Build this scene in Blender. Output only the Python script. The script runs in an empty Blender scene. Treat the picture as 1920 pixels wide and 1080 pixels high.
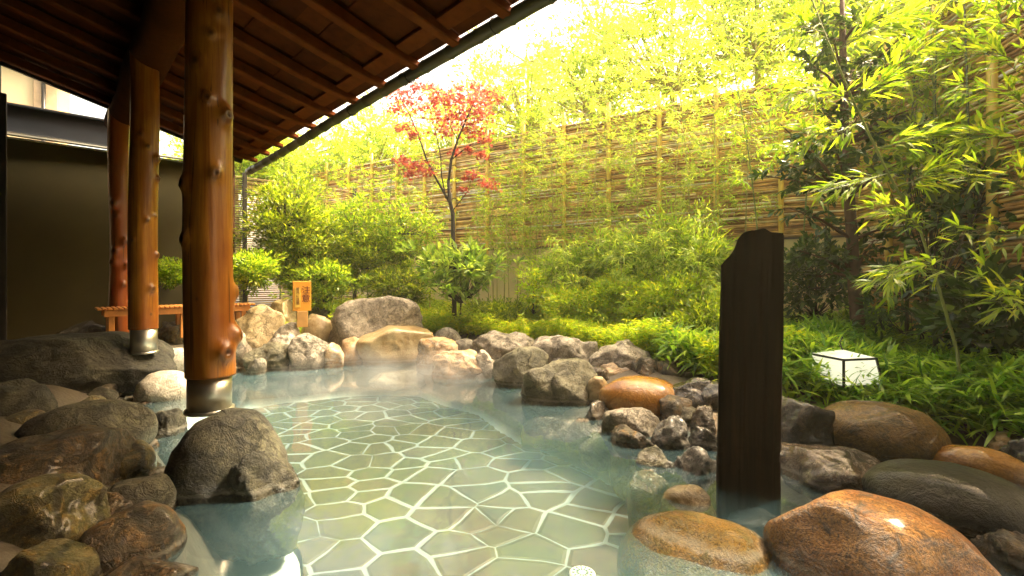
import bpy, bmesh, math, random
import numpy as np
from mathutils import Vector, noise, Matrix

SC = bpy.context.scene
COL = SC.collection
PI = math.pi
R = math.radians

# ---------------------------------------------------------------- camera, sky, sun, exposure
F = 900.0                      # focal length in photo pixels (photo 1920 wide)
CZ = 1.30                      # eye above the water (water is z = 0)
HZ = 520.0                     # horizon row
cam = bpy.data.cameras.new("camera"); cam_o = bpy.data.objects.new("camera", cam); COL.objects.link(cam_o)
cam.sensor_width = 36.0; cam.lens = F / 1920 * 36.0
cam.shift_y = -(540 - HZ) / 1920
cam.clip_start = 0.05; cam.clip_end = 3000
cam_o.location = (0, 0, CZ); cam_o.rotation_euler = (PI / 2, 0, 0)
SC.camera = cam_o

SUN_E, SUN_A = 2.2, 8
SUN_AZ = R(65)                 # clockwise from +Y (towards +X)
SUN_EL = R(55)
sd = Vector((math.sin(SUN_AZ) * math.cos(SUN_EL), math.cos(SUN_AZ) * math.cos(SUN_EL), math.sin(SUN_EL)))
world = bpy.data.worlds.new("World"); SC.world = world; world.use_nodes = True
nt = world.node_tree
bg = nt.nodes["Background"]
sky = nt.nodes.new("ShaderNodeTexSky"); sky.sky_type = 'NISHITA'; sky.sun_disc = False
sky.sun_elevation = SUN_EL; sky.sun_rotation = SUN_AZ
sky.air_density = 1.0; sky.dust_density = 6.0; sky.ozone_density = 0.6
tint = nt.nodes.new("ShaderNodeMix"); tint.data_type = 'RGBA'; tint.blend_type = 'MULTIPLY'
tint.inputs[0].default_value = 1.0; tint.inputs[7].default_value = (1.32, 1.05, 0.70, 1)
nt.links.new(sky.outputs[0], tint.inputs[6]); nt.links.new(tint.outputs[2], bg.inputs[0])
bg.inputs[1].default_value = 0.15
sun = bpy.data.lights.new("sun", 'SUN'); sun.energy = SUN_E; sun.angle = R(SUN_A); sun.color = (1.0, 0.90, 0.66)
sun_o = bpy.data.objects.new("sun", sun); COL.objects.link(sun_o)
sun_o.rotation_euler = sd.to_track_quat('Z', 'Y').to_euler(); sun_o.location = (0, 0, 20)
SC.view_settings.view_transform = 'Standard'; SC.view_settings.look = 'None'
SC.view_settings.exposure = 2.78; SC.view_settings.gamma = 1.0
SC.cycles.use_denoising = True
SC.cycles.max_bounces = 8; SC.cycles.diffuse_bounces = 4; SC.cycles.transparent_max_bounces = 16
SC.cycles.transmission_bounces = 6; SC.cycles.sample_clamp_indirect = 6
SC.cycles.caustics_reflective = False; SC.cycles.caustics_refractive = False

# ---------------------------------------------------------------- object helpers
def tag(o, label=None, cat=None, group=None, kind=None):
    if label: o["label"] = label
    if cat: o["category"] = cat
    if group: o["group"] = group
    if kind: o["kind"] = kind
    return o

def empty(name, loc=(0, 0, 0)):
    o = bpy.data.objects.new(name, None); o.location = loc; COL.objects.link(o)
    o.empty_display_size = 0.1
    return o

def link(name, me, mat=None, parent=None, smooth=False):
    o = bpy.data.objects.new(name, me); COL.objects.link(o)
    if mat is not None:
        for m in (mat if isinstance(mat, (list, tuple)) else [mat]): me.materials.append(m)
    if smooth: me.shade_smooth()
    if parent is not None:
        o.parent = parent
        o.location = -Vector(parent.location) if parent.location.length else (0, 0, 0)
        if parent.parent is not None: o.location = (0, 0, 0)
    return o

def mesh_np(name, V, polys):
    """V (n,3); polys: list of int arrays (m,k)"""
    me = bpy.data.meshes.new(name)
    V = np.asarray(V, dtype=np.float32)
    me.vertices.add(len(V)); me.vertices.foreach_set("co", V.ravel())
    idx = np.concatenate([p.ravel() for p in polys]).astype(np.int32)
    tot = np.concatenate([np.full(len(p), p.shape[1]) for p in polys]).astype(np.int32)
    st = np.concatenate([[0], np.cumsum(tot)[:-1]]).astype(np.int32)
    me.loops.add(len(idx)); me.loops.foreach_set("vertex_index", idx)
    me.polygons.add(len(tot)); me.polygons.foreach_set("loop_start", st)
    try: me.polygons.foreach_set("loop_total", tot)
    except Exception: pass
    me.update(calc_edges=True)
    return me

class MB:
    """collects boxes, tubes and sheets into one mesh"""
    def __init__(s): s.v = []; s.f = []
    def add(s, vs, fs):
        n = len(s.v); s.v += [tuple(p) for p in vs]; s.f += [tuple(i + n for i in f) for f in fs]
    def box(s, c, size, ax=None, ay=None, az=None, bev=0.0):
        c = Vector(c); ax = Vector(ax or (1, 0, 0)); ay = Vector(ay or (0, 1, 0)); az = Vector(az or (0, 0, 1))
        hx, hy, hz = [q / 2 for q in size]
        if bev <= 0:
            vs = [c + ax * (hx * i) + ay * (hy * j) + az * (hz * k) for k in (-1, 1) for j in (-1, 1) for i in (-1, 1)]
            s.add(vs, [(0, 2, 3, 1), (4, 5, 7, 6), (0, 1, 5, 4), (2, 6, 7, 3), (0, 4, 6, 2), (1, 3, 7, 5)])
            return
        b = min(bev, hx * .45, hy * .45, hz * .45)
        bm = bmesh.new(); bmesh.ops.create_cube(bm, size=2)
        for v in bm.verts: v.co = Vector((v.co.x * hx, v.co.y * hy, v.co.z * hz))
        bmesh.ops.bevel(bm, geom=bm.edges[:], offset=b, segments=2, affect='EDGES', profile=.5)
        bm.verts.index_update()
        s.add([c + ax * v.co.x + ay * v.co.y + az * v.co.z for v in bm.verts], [[v.index for v in f.verts] for f in bm.faces])
        bm.free()
    def tube(s, pts, rad, n=8, cap=True):
        pts = [Vector(p) for p in pts]
        if not hasattr(rad, '__len__'): rad = [rad] * len(pts)
        u = None; vs = []; m = len(pts)
        for i, p in enumerate(pts):
            t = (pts[min(i + 1, m - 1)] - pts[max(i - 1, 0)])
            if t.length < 1e-9: t = Vector((0, 0, 1))
            t.normalize()
            if u is None:
                u = t.orthogonal().normalized()
            else:
                u = (u - t * u.dot(t))
                u = u.normalized() if u.length > 1e-6 else t.orthogonal().normalized()
            w = t.cross(u)
            for k in range(n):
                a = 2 * PI * k / n
                vs.append(p + (u * math.cos(a) + w * math.sin(a)) * rad[i])
        fs = []
        for i in range(m - 1):
            for k in range(n):
                a, b = i * n + k, i * n + (k + 1) % n
                fs.append((a, b, b + n, a + n))
        if cap:
            fs.append(tuple(range(n - 1, -1, -1))); fs.append(tuple(range((m - 1) * n, m * n)))
        s.add(vs, fs)
    def build(s, name, mat, parent=None, smooth=False):
        me = bpy.data.meshes.new(name); me.from_pydata(s.v, [], s.f); me.update()
        return link(name, me, mat, parent, smooth)

def px(x, y, Y):               # point seen at photo pixel (x, y) at depth Y
    return Vector(((x - 960) / F * Y, Y, CZ + (HZ - y) / F * Y))

# building axes: A runs along the eave (away, to the left), B runs across (away, to the right)
tA = math.atan2(865, 900)
A = Vector((-math.sin(tA), math.cos(tA), 0)); B = Vector((math.cos(tA), math.sin(tA), 0)); Z = Vector((0, 0, 1))
P0 = Vector((-1.99, 3.16, 0))
def W(e, t, z): return P0 + B * e + A * t + Z * z

# ---------------------------------------------------------------- materials
class NT:
    def __init__(s, name):
        s.m = bpy.data.materials.new(name); s.m.use_nodes = True; s.t = s.m.node_tree; s.t.nodes.clear()
        s.out = s.t.nodes.new("ShaderNodeOutputMaterial")
    def n(s, typ, ins=None, **kw):
        nd = s.t.nodes.new("ShaderNode" + typ)
        for k, v in kw.items(): setattr(nd, k, v)
        for k, v in (ins or {}).items():
            if isinstance(v, tuple) and len(v) == 2 and hasattr(v[0], 'outputs'): s.t.links.new(v[0].outputs[v[1]], nd.inputs[k])
            elif hasattr(v, 'outputs'): s.t.links.new(v.outputs[0], nd.inputs[k])
            else:
                if isinstance(v, (tuple, list)) and len(v) == 3 and nd.inputs[k].type == 'RGBA': v = (*v, 1)
                nd.inputs[k].default_value = v
        return nd
    def mix(s, fac, a, b, blend='MIX'):
        nd = s.n("Mix", data_type='RGBA', blend_type=blend)
        for k, v in ((0, fac), (6, a), (7, b)):
            if hasattr(v, 'outputs'):
                s.t.links.new(v.outputs[2] if v.bl_idname == 'ShaderNodeMix' else v.outputs[0], nd.inputs[k])
            elif isinstance(v, tuple) and len(v) == 2 and hasattr(v[0], 'outputs'): s.t.links.new(v[0].outputs[v[1]], nd.inputs[k])
            else: nd.inputs[k].default_value = (*v, 1) if isinstance(v, (tuple, list)) and len(v) == 3 else v
        return nd
    def ramp(s, fac, stops, interp='LINEAR'):
        nd = s.n("ValToRGB", {0: fac}); cr = nd.color_ramp; cr.interpolation = interp
        while len(cr.elements) < len(stops): cr.elements.new(0.5)
        for e, (p, c) in zip(cr.elements, stops):
            e.position = p; e.color = (*c, 1) if not isinstance(c, (int, float)) else (c, c, c, 1)
        return nd
    def math(s, op, a, b=0.0, clamp=False):
        return s.n("Math", {0: a, 1: b}, operation=op, use_clamp=clamp)
    def done(s, sh, disp=None):
        s.t.links.new(sh.outputs[0], s.out.inputs[0]); return s.m
    def col(s, nd):            # colour output socket pair of a Mix node
        return (nd, 2) if nd.bl_idname == 'ShaderNodeMix' else (nd, 0)

def plain(name, color, rough=0.6, metal=0.0, var=0.15, scale=8.0, bump=0.1, bs=40.0):
    k = NT(name); tc = k.n("TexCoord")
    nz = k.n("TexNoise", {"Vector": (tc, 3), "Scale": scale, "Detail": 6.0})
    c = k.mix(k.ramp(nz, [(0.3, 0.0), (0.7, 1.0)]), tuple(q * (1 - var) for q in color), tuple(min(1, q * (1 + var)) for q in color))
    n2 = k.n("TexNoise", {"Vector": (tc, 3), "Scale": bs, "Detail": 5.0})
    bp = k.n("Bump", {"Strength": bump, "Distance": 0.01, "Height": n2})
    return k.done(k.n("BsdfPrincipled", {"Base Color": k.col(c), "Roughness": rough, "Metallic": metal, "Normal": bp}))

def rock_mat(name, c1, c2, c3, rough=0.55, speck=0.3, bump=0.5, vein=None, sc=1.0, coat=0.0, crack=.8):
    k = NT(name); tc = k.n("TexCoord"); oi = k.n("ObjectInfo")
    off = k.n("VectorMath", {0: (tc, 3), 1: k.n("CombineXYZ", {0: k.math('MULTIPLY', (oi, 5), 37.0), 1: k.math('MULTIPLY', (oi, 5), 11.0), 2: 0.0})}, operation='ADD')
    n1 = k.n("TexNoise", {"Vector": off, "Scale": 2.6 * sc, "Detail": 8.0, "Roughness": 0.62, "Distortion": 0.6})
    n2 = k.n("TexNoise", {"Vector": off, "Scale": 6.5 * sc, "Detail": 8.0, "Roughness": 0.7, "Distortion": 1.2})
    n3 = k.n("TexNoise", {"Vector": off, "Scale": 60 * sc, "Detail": 4.0, "Roughness": 0.7})
    a = k.mix(k.ramp(n1, [(0.40, 0.0), (0.60, 1.0)]), c1, c2)
    a = k.mix(k.ramp(n2, [(0.48, 0.0), (0.66, 1.0)]), k.col(a), c3)
    sp = k.ramp(n3, [(0.30, 1 - speck), (0.5, 1.0), (0.75, 1 + speck)])
    a = k.mix(1.0, k.col(a), sp, 'MULTIPLY')
    if vein:
        wv = k.n("TexWave", {"Vector": off, "Scale": 1.1 * sc, "Distortion": 9.0, "Detail": 5.0, "Detail Scale": 1.6})
        a = k.mix(k.ramp(wv, [(0.90, 0.0), (0.97, 0.75)]), k.col(a), vein)
    wn = k.n("VectorMath", {0: off, 1: k.n("VectorMath", {0: (n1, 1), 3: .9}, operation='SCALE')}, operation='ADD')
    cr = k.n("TexVoronoi", {"Vector": wn, "Scale": 2.4 * sc}, feature='DISTANCE_TO_EDGE')
    crk = k.ramp(cr, [(.0, .35), (.035, 1.0)])
    if crack: a = k.mix(crack, k.col(a), k.mix(1.0, k.col(a), crk, 'MULTIPLY'))
    # wet band near the water line: darker and shinier
    geo = k.n("NewGeometry"); sx = k.n("SeparateXYZ", {0: (geo, 0)})
    wz = k.math('ADD', (sx, 2), k.math('MULTIPLY', n2, 0.10))
    wet = k.n("MapRange", {0: wz, 1: 0.09, 2: 0.20, 3: 1.0, 4: 0.0})
    a = k.mix(wet, k.col(a), k.mix(1.0, k.col(a), (0.50, 0.48, 0.45), 'MULTIPLY'))
    mn = k.math('ADD', (sx, 2), k.math('MULTIPLY', n2, -0.05)); ml = k.ramp(mn, [(.0, 0.0), (.012, .3), (.022, .3), (.04, 0.0)])
    a = k.mix(ml, k.col(a), (.36, .34, .28))
    rg = k.n("MapRange", {0: wet, 3: rough, 4: 0.18})
    hb = k.math('ADD', k.math('ADD', k.math('MULTIPLY', n2, 0.8), k.math('MULTIPLY', n3, 0.22)), k.math('MULTIPLY', crk, .35 * crack))
    bp = k.n("Bump", {"Strength": min(1.0, bump * 1.3), "Distance": 0.045, "Height": hb})
    return k.done(k.n("BsdfPrincipled", {"Base Color": k.col(a), "Roughness": rg, "Normal": bp, "Coat Weight": coat, "Coat Roughness": 0.12}))

RM = {
 'grey': rock_mat("rock_grey", (.17, .155, .12), (.28, .255, .20), (.08, .068, .05), .55, .5, .9, sc=1.3),
 'pale':   rock_mat("rock_pale", (0.400, 0.360, 0.288), (0.496, 0.448, 0.368), (0.272, 0.216, 0.144), .6, .3, .5),
 'lilac': rock_mat("rock_pitted", (.24, .205, .155), (.42, .37, .29), (.09, .072, .05), .55, .5, 1.0, sc=1.5),
 'yellow': rock_mat("rock_yellow", (0.425, 0.323, 0.136), (0.510, 0.425, 0.255), (0.221, 0.170, 0.085), .55, .3, .4),
 'tan':    rock_mat("rock_tan", (0.330, 0.240, 0.112), (0.375, 0.300, 0.165), (0.270, 0.180, 0.075), .35, .2, .25, coat=.3, crack=.25),
 'orange': rock_mat("rock_orange", (0.368, 0.208, 0.072), (0.416, 0.304, 0.176), (0.448, 0.392, 0.320), .5, .3, .5),
 'caramel': rock_mat("rock_caramel", (.30, .125, .014), (.38, .18, .03), (.18, .07, .01), .25, .3, .35, coat=.5, crack=.2),
 'rust': rock_mat("rock_rust", (.26, .095, .010), (.40, .19, .04), (.07, .04, .018), .38, 1.0, .9, coat=.25, sc=1.6, crack=.25),
 'olive': rock_mat("rock_olive", (.16, .082, .010), (.22, .125, .022), (.055, .04, .010), .42, .6, .8, coat=.25, crack=.3),
 'darkmoss': rock_mat("rock_dark_moss", (.018, .017, .011), (.055, .05, .028), (.008, .007, .005), .7, .5, .9, sc=1.2),
 'gold':   rock_mat("rock_gold", (.17, .10, .008), (.26, .14, .012), (.10, .085, .012), .45, .9, .6, sc=1.6, crack=.25),
 'black':  rock_mat("rock_black", (0.024, 0.020, 0.017), (0.039, 0.030, 0.022), (0.072, 0.054, 0.030), .25, .5, .9, coat=.6),
 'wetgreen': rock_mat("rock_wet_green", (.011, .012, .004), (.030, .027, .007), (.006, .005, .003), .4, .4, .8, coat=.22, crack=.3),
 'mossgrey': rock_mat("rock_moss_grey", (.036, .033, .020), (.095, .087, .048), (.012, .011, .007), .6, .6, .9, sc=1.3),
 'mossy': rock_mat("rock_mossy", (.060, .052, .022), (.115, .10, .04), (.20, .12, .018), .38, .5, .9, sc=1.4, vein=(.015, .012, .008), coat=.15),
 'brown': rock_mat("rock_brown", (.085, .058, .028), (.042, .036, .022), (.19, .10, .022), .42, .6, .9, sc=1.3, vein=(.015, .012, .008), coat=.15),
 'block': rock_mat("rock_block", (.10, .09, .05), (.20, .185, .11), (.038, .033, .02), .5, .5, .9, sc=1.4),
 'porous': rock_mat("rock_porous", (.035, .03, .026), (.33, .30, .26), (.03, .027, .024), .35, .5, 1.0, sc=2.2, coat=.3),
 'blackwhite': rock_mat("rock_streaked", (.022, .017, .012), (.10, .055, .02), (.26, .23, .18), .25, .6, 1.0, sc=1.6, coat=.4),
}

def leaf_mat(name, stops, trans=0.5, gloss=0.35, tboost=(1.8, 1.8, 0.8)):
    k = NT(name); geo = k.n("NewGeometry")
    c = k.ramp((geo, 8), stops)
    tcol = k.mix(1.0, k.col(c), tboost, 'MULTIPLY')
    pb = k.n("BsdfPrincipled", {"Base Color": k.col(c), "Roughness": gloss})
    tr = k.n("BsdfTranslucent", {0: k.col(tcol)})
    return k.done(k.n("MixShader", {0: trans, 1: pb, 2: tr}))
G_BRIGHT = leaf_mat("leaf_bright", [(0, (.19, .30, .05)), (.5, (.34, .44, .08)), (1, (.52, .52, .13))], .6)
G_BAMBOO = leaf_mat("leaf_bamboo", [(0, (.11, .21, .018)), (.55, (.25, .36, .026)), (1, (.45, .47, .04))], .55)
G_MID = leaf_mat("leaf_mid", [(0, (.08, .14, .012)), (.5, (.20, .28, .02)), (1, (.42, .44, .03))], .5)
G_DARK = leaf_mat("leaf_dark", [(0, (.018, .045, .010)), (.7, (.04, .085, .014)), (1, (.10, .15, .02))], .3, .28)
G_SASA = leaf_mat("leaf_sasa", [(0, (.06, .16, .018)), (.5, (.20, .36, .035)), (1, (.45, .58, .07))], .42, .3)
G_YELLOW = leaf_mat("leaf_yellow", [(0, (.22, .36, .02)), (.6, (.42, .52, .025)), (1, (.60, .54, .03))], .5)
G_RED = leaf_mat("leaf_red", [(0, (.32, .035, .035)), (.6, (.46, .09, .07)), (1, (.62, .30, .16))], .5, .5, (1.2, .8, .8))
G_RHODO = leaf_mat("leaf_rhodo", [(0, (.12, .22, .04)), (.5, (.26, .38, .07)), (1, (.44, .52, .12))], .5, .35)
BARK = plain("bark_dark", (.035, .025, .018), .85, var=.4, bump=.6, bs=60)
BARK_RED = plain("bark_red", (.085, .035, .018), .8, var=.5, bump=.6, bs=60)
CULM = plain("culm_green", (.16, .19, .04), .4, var=.25)
CULM_Y = plain("culm_yellow", (.36, .30, .08), .4, var=.2)
CULM_D = plain("culm_dark", (.045, .055, .018), .45, var=.3)

def wood_mat(name, c1, c2, c3, rough=.35, axis=2, scale=3.0, knot=True, coat=.3):
    k = NT(name); tc = k.n("TexCoord")
    s = [26.0, 26.0, 26.0]; s[axis] = 1.1
    mp = k.n("Mapping", {"Vector": (tc, 3), "Scale": tuple(s)})
    n1 = k.n("TexNoise", {"Vector": mp, "Scale": scale * .35, "Detail": 7.0, "Roughness": .6, "Distortion": .8})
    n2 = k.n("TexNoise", {"Vector": (tc, 3), "Scale": 2.2, "Detail": 3.0})
    c = k.mix(k.ramp(n1, [(.35, 0.0), (.62, 1.0)]), c1, c2)
    c = k.mix(k.ramp(n2, [(.4, 0.0), (.7, .8)]), k.col(c), c3)
    if knot:
        mc = k.n("Mapping", {"Vector": (tc, 3), "Scale": (34.0, 34.0, .9)}); nc = k.n("TexNoise", {"Vector": mc, "Scale": 1.0, "Detail": 2.0, "Distortion": .4})
        c = k.mix(k.ramp(nc, [(.66, 0.0), (.70, .75)]), k.col(c), (.05, .015, .003))
        at = k.n("Attribute", attribute_name="knot")
        c = k.mix(k.ramp((at, 2), [(.15, 0.0), (.75, .75), (1, .95)]), k.col(c), (.05, .018, .006))
    bp = k.n("Bump", {"Strength": .25, "Distance": .008, "Height": n1})
    return k.done(k.n("BsdfPrincipled", {"Base Color": k.col(c), "Roughness": rough, "Normal": bp, "Coat Weight": coat, "Coat Roughness": .25, "Specular IOR Level": .5 if coat > 0 else .05}))
LOG = wood_mat("log_wood", (.27, .080, .007), (.50, .20, .022), (.24, .060, .005))
LOG_RED = wood_mat("log_wood_red", (.28, .065, .010), (.34, .09, .014), (.22, .045, .007))
BEAMW = wood_mat("beam_wood", (.060, .016, .002), (.08, .022, .003), (.04, .010, .0015), knot=False, rough=.95, coat=0)
def roof_wood(name, m):
    k = NT(name); geo = k.n("NewGeometry"); tc = k.n("TexCoord")
    nz = k.n("TexNoise", {"Vector": (tc, 3), "Scale": 9.0, "Detail": 6.0})
    c = k.ramp((geo, 8), [(0, tuple(q * .75 for q in m)), (1, tuple(q * 1.25 for q in m))])
    c = k.mix(k.ramp(nz, [(.3, .7), (.7, 1.15)]), (0, 0, 0), k.col(c))
    return k.done(k.n("BsdfPrincipled", {"Base Color": k.col(c), "Roughness": .75, "Specular IOR Level": .08}))
ROOFB = roof_wood("roof_board_wood", (.10, .024, .004)); RAFT = roof_wood("rafter_wood", (.17, .042, .007))
ORANGEW = plain("sign_wood", (.70, .30, .025), .5, var=.12, bump=.15)
BENCHW = plain("bench_wood", (.50, .20, .04), .5, var=.25, bump=.2)
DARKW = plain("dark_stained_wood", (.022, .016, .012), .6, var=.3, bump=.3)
STEEL = NT("brushed_steel"); _tc = STEEL.n("TexCoord")
_nz = STEEL.n("TexNoise", {"Vector": STEEL.n("Mapping", {"Vector": (_tc, 3), "Scale": (1, 1, 60)}), "Scale": 4.0, "Detail": 4.0})
STEEL = STEEL.done(STEEL.n("BsdfPrincipled", {"Base Color": (.62, .60, .52), "Metallic": 1.0, "Roughness": STEEL.n("MapRange", {0: _nz, 3: .28, 4: .42})}))
BLACKM = plain("black_metal", (.015, .015, .016), .35, var=.1, bump=.02)
CAPM = plain("parapet_metal", (.055, .06, .075), .3, metal=.3, var=.15, scale=2, bump=.03)
WHITEM = plain("white_metal_trim", (.75, .74, .70), .4, var=.05, bump=.02)
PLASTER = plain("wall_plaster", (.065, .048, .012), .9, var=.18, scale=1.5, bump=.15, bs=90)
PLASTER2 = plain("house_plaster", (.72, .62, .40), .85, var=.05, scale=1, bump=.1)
BASEWALL = plain("base_wall_render", (.66, .52, .26), .9, var=.12, scale=2, bump=.2, bs=50)
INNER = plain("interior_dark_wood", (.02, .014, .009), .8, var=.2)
MORTAR = plain("mortar", (.40, .36, .29), .6, var=.3, scale=5, bump=.5, bs=50)
TIE = plain("hemp_tie", (.02, .015, .012), .9)
FPOST = plain("bamboo_post", (.62, .40, .06), .45, var=.15, bump=.1)
def rod_mat(name, m=1.0):
    k = NT(name); geo = k.n("NewGeometry"); tc = k.n("TexCoord")
    c = k.ramp((geo, 8), [(0, (.16 * m, .06 * m, .02 * m)), (.15, (.34 * m, .15 * m, .04 * m)), (.45, (.52 * m, .30 * m, .09 * m)), (.7, (.66 * m, .42 * m, .13 * m)), (.86, (.66 * m, .50 * m, .26 * m)), (1, (.70 * m, .64 * m, .54 * m))])
    nz = k.n("TexNoise", {"Vector": (tc, 3), "Scale": 6.0, "Detail": 4.0})
    c = k.mix(1.0, k.col(c), k.ramp(nz, [(.3, .6), (.7, 1.2)]), 'MULTIPLY')
    return k.done(k.n("BsdfPrincipled", {"Base Color": k.col(c), "Roughness": .5}))
BACKM = plain("fence_backing", (.42, .25, .07), .9, var=.3, scale=3)
RODS = rod_mat("brushwood_rods", 1.3)

def mosaic():
    k = NT("stone_mosaic"); geo = k.n("NewGeometry")
    nz = k.n("TexNoise", {"Vector": (geo, 0), "Scale": 3.2, "Detail": 2.0})
    w = k.n("VectorMath", {0: (geo, 0), 1: k.n("VectorMath", {0: (nz, 1), 3: .03}, operation='SCALE')}, operation='ADD')
    nl = k.n("TexNoise", {"Vector": (geo, 0), "Scale": .9, "Detail": 1.0})
    w = k.n("VectorMath", {0: w, 1: k.n("VectorMath", {0: (nl, 1), 3: .25}, operation='SCALE')}, operation='ADD')
    mp = k.n("Mapping", {"Vector": w, "Rotation": (0, 0, .5), "Scale": (1.0, 1.18, 0.0)})
    ve = k.n("TexVoronoi", {"Vector": mp, "Scale": 3.0, "Randomness": .95}, feature='DISTANCE_TO_EDGE', voronoi_dimensions='2D')
    vc = k.n("TexVoronoi", {"Vector": mp, "Scale": 3.0, "Randomness": .95}, feature='F1', voronoi_dimensions='2D')
    sp = k.n("SeparateColor", {0: (vc, 1)})
    cc = k.ramp((sp, 0), [(0, (.022, .026, .002)), (.3, (.038, .028, .003)), (.55, (.021, .030, .004)), (.78, (.042, .022, .006)), (1, (.015, .026, .012))])
    n2 = k.n("TexNoise", {"Vector": (geo, 0), "Scale": 14.0, "Detail": 8.0, "Roughness": .7})
    cc = k.mix(1.0, k.col(cc), k.ramp(n2, [(.3, .5), (.5, 1.0), (.7, 1.5)]), 'MULTIPLY')
    n3 = k.n("TexNoise", {"Vector": (geo, 0), "Scale": 5.0, "Detail": 5.0})
    cc = k.mix(k.ramp(n3, [(.45, 0.0), (.65, .6)]), k.col(cc), (.055, .040, .010))
    wv = k.n("TexNoise", {"Vector": (geo, 0), "Scale": 1.7, "Detail": 3.0})
    w2 = k.n("TexNoise", {"Vector": (geo, 0), "Scale": 12.0, "Detail": 4.0})
    vv = k.math('ADD', k.math('SUBTRACT', ve, k.math('MULTIPLY', k.math('SUBTRACT', wv, .45), .16)), k.math('MULTIPLY', k.math('SUBTRACT', w2, .5), .03))
    m = k.ramp(vv, [(.024, 0.0), (.042, 1.0)])
    c = k.mix(m, (.165, .20, .195), k.col(cc))
    bp = k.n("Bump", {"Strength": .4, "Distance": .02, "Height": k.ramp(ve, [(.03, 0.0), (.10, 1.0)])})
    return k.done(k.n("BsdfPrincipled", {"Base Color": k.col(c), "Roughness": .6, "Normal": bp}))
MOSAIC = mosaic()

def water_mat():
    k = NT("spring_water"); geo = k.n("NewGeometry")
    mp = k.n("Mapping", {"Vector": (geo, 0), "Scale": (1.0, .8, 1.0)})
    nz = k.n("TexNoise", {"Vector": mp, "Scale": 2.5, "Detail": 3.0, "Roughness": .5})
    bp = k.n("Bump", {"Strength": .10, "Distance": .05, "Height": nz})
    tr = k.n("BsdfTransparent", {0: (.90, .95, .93)})
    df = k.n("BsdfDiffuse", {0: (.36, .68, .80)})
    n2 = k.n("TexNoise", {"Vector": (geo, 0), "Scale": .55, "Detail": 3.0})
    body = k.n("MixShader", {0: k.n("MapRange", {0: n2, 1: .35, 2: .7, 3: .03, 4: .10}), 1: tr, 2: df})
    gl = k.n("BsdfGlossy", {0: (1, 1, 1), "Roughness": .06, "Normal": bp})
    fr = k.n("Fresnel", {0: 1.36, "Normal": bp})
    f2 = k.math('ADD', k.math('MULTIPLY', fr, 1.0), 0.0, True)
    return k.done(k.n("MixShader", {0: f2, 1: body, 2: gl}))
WATER = water_mat()
#@@STRUCT
# ---------------------------------------------------------------- terrain, pool, water
POOL = np.array([(-1.44, 1.9), (-1.86, 2.66), (-2.7, 3.55), (-3.4, 4.3), (-3.75, 4.9), (-4.6, 5.9), (-4.5, 6.5), (-3.76, 6.7), (-3.06, 6.95),
                 (-2.27, 7.35), (-1.3, 7.35), (-.9, 6.9), (-.2, 6.2), (.3, 5.2), (.75, 4.75), (1.15, 4.2), (1.5, 3.8), (2.1, 3.62), (2.7, 3.75),
                 (3.3, 3.6), (3.5, 2.6), (3.6, .5), (3.4, -2.0), (-1.2, -2.2), (-1.3, 0.5)])
def sdist(X, Y, P=POOL):
    """signed distance to polygon, positive outside"""
    d = np.full(X.shape, 1e9); inside = np.zeros(X.shape, bool)
    n = len(P)
    for i in range(n):
        ax, ay = P[i]; bx, by = P[(i + 1) % n]
        ex, ey = bx - ax, by - ay
        t = np.clip(((X - ax) * ex + (Y - ay) * ey) / (ex * ex + ey * ey), 0, 1)
        d = np.minimum(d, np.hypot(X - ax - t * ex, Y - ay - t * ey))
        c = ((ay > Y) != (by > Y)) & (X < (bx - ax) * (Y - ay) / (by - ay + 1e-12) + ax)
        inside ^= c
    return np.where(inside, -d, d)
def sstep(a, b, x):
    t = np.clip((x - a) / (b - a), 0, 1); return t * t * (3 - 2 * t)
def ground_z(X, Y):
    X = np.asarray(X, float); Y = np.asarray(Y, float)
    s = sdist(X, Y)
    e = (X - P0.x) * B.x + (Y - P0.y) * B.y
    out = -.02 + .32 * sstep(0, .9, s) + .28 * sstep(1.8, 4.2, s) * sstep(1.5, 3.5, e)
    shallow = sstep(1.35, 2.0, X) * sstep(1.0, 2.2, Y)
    deep = -.47 * (1 - shallow) + -.10 * shallow
    wid = .32 + .18 * sstep(.2, 1.2, X)
    ins = -.02 + (deep + .02) * sstep(0, 1, -s / wid)
    wob = .02 * np.sin(X * 5.1 + Y * 2.3) * np.sin(Y * 4.3 - X * 1.7) + .012 * np.sin(X * 11.3) * np.sin(Y * 9.7 + 2)
    return np.where(s > 0, out, ins) + wob * np.where(s > 0, 1, .6)
def gz(x, y): return float(ground_z(np.array([x]), np.array([y]))[0])

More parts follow.
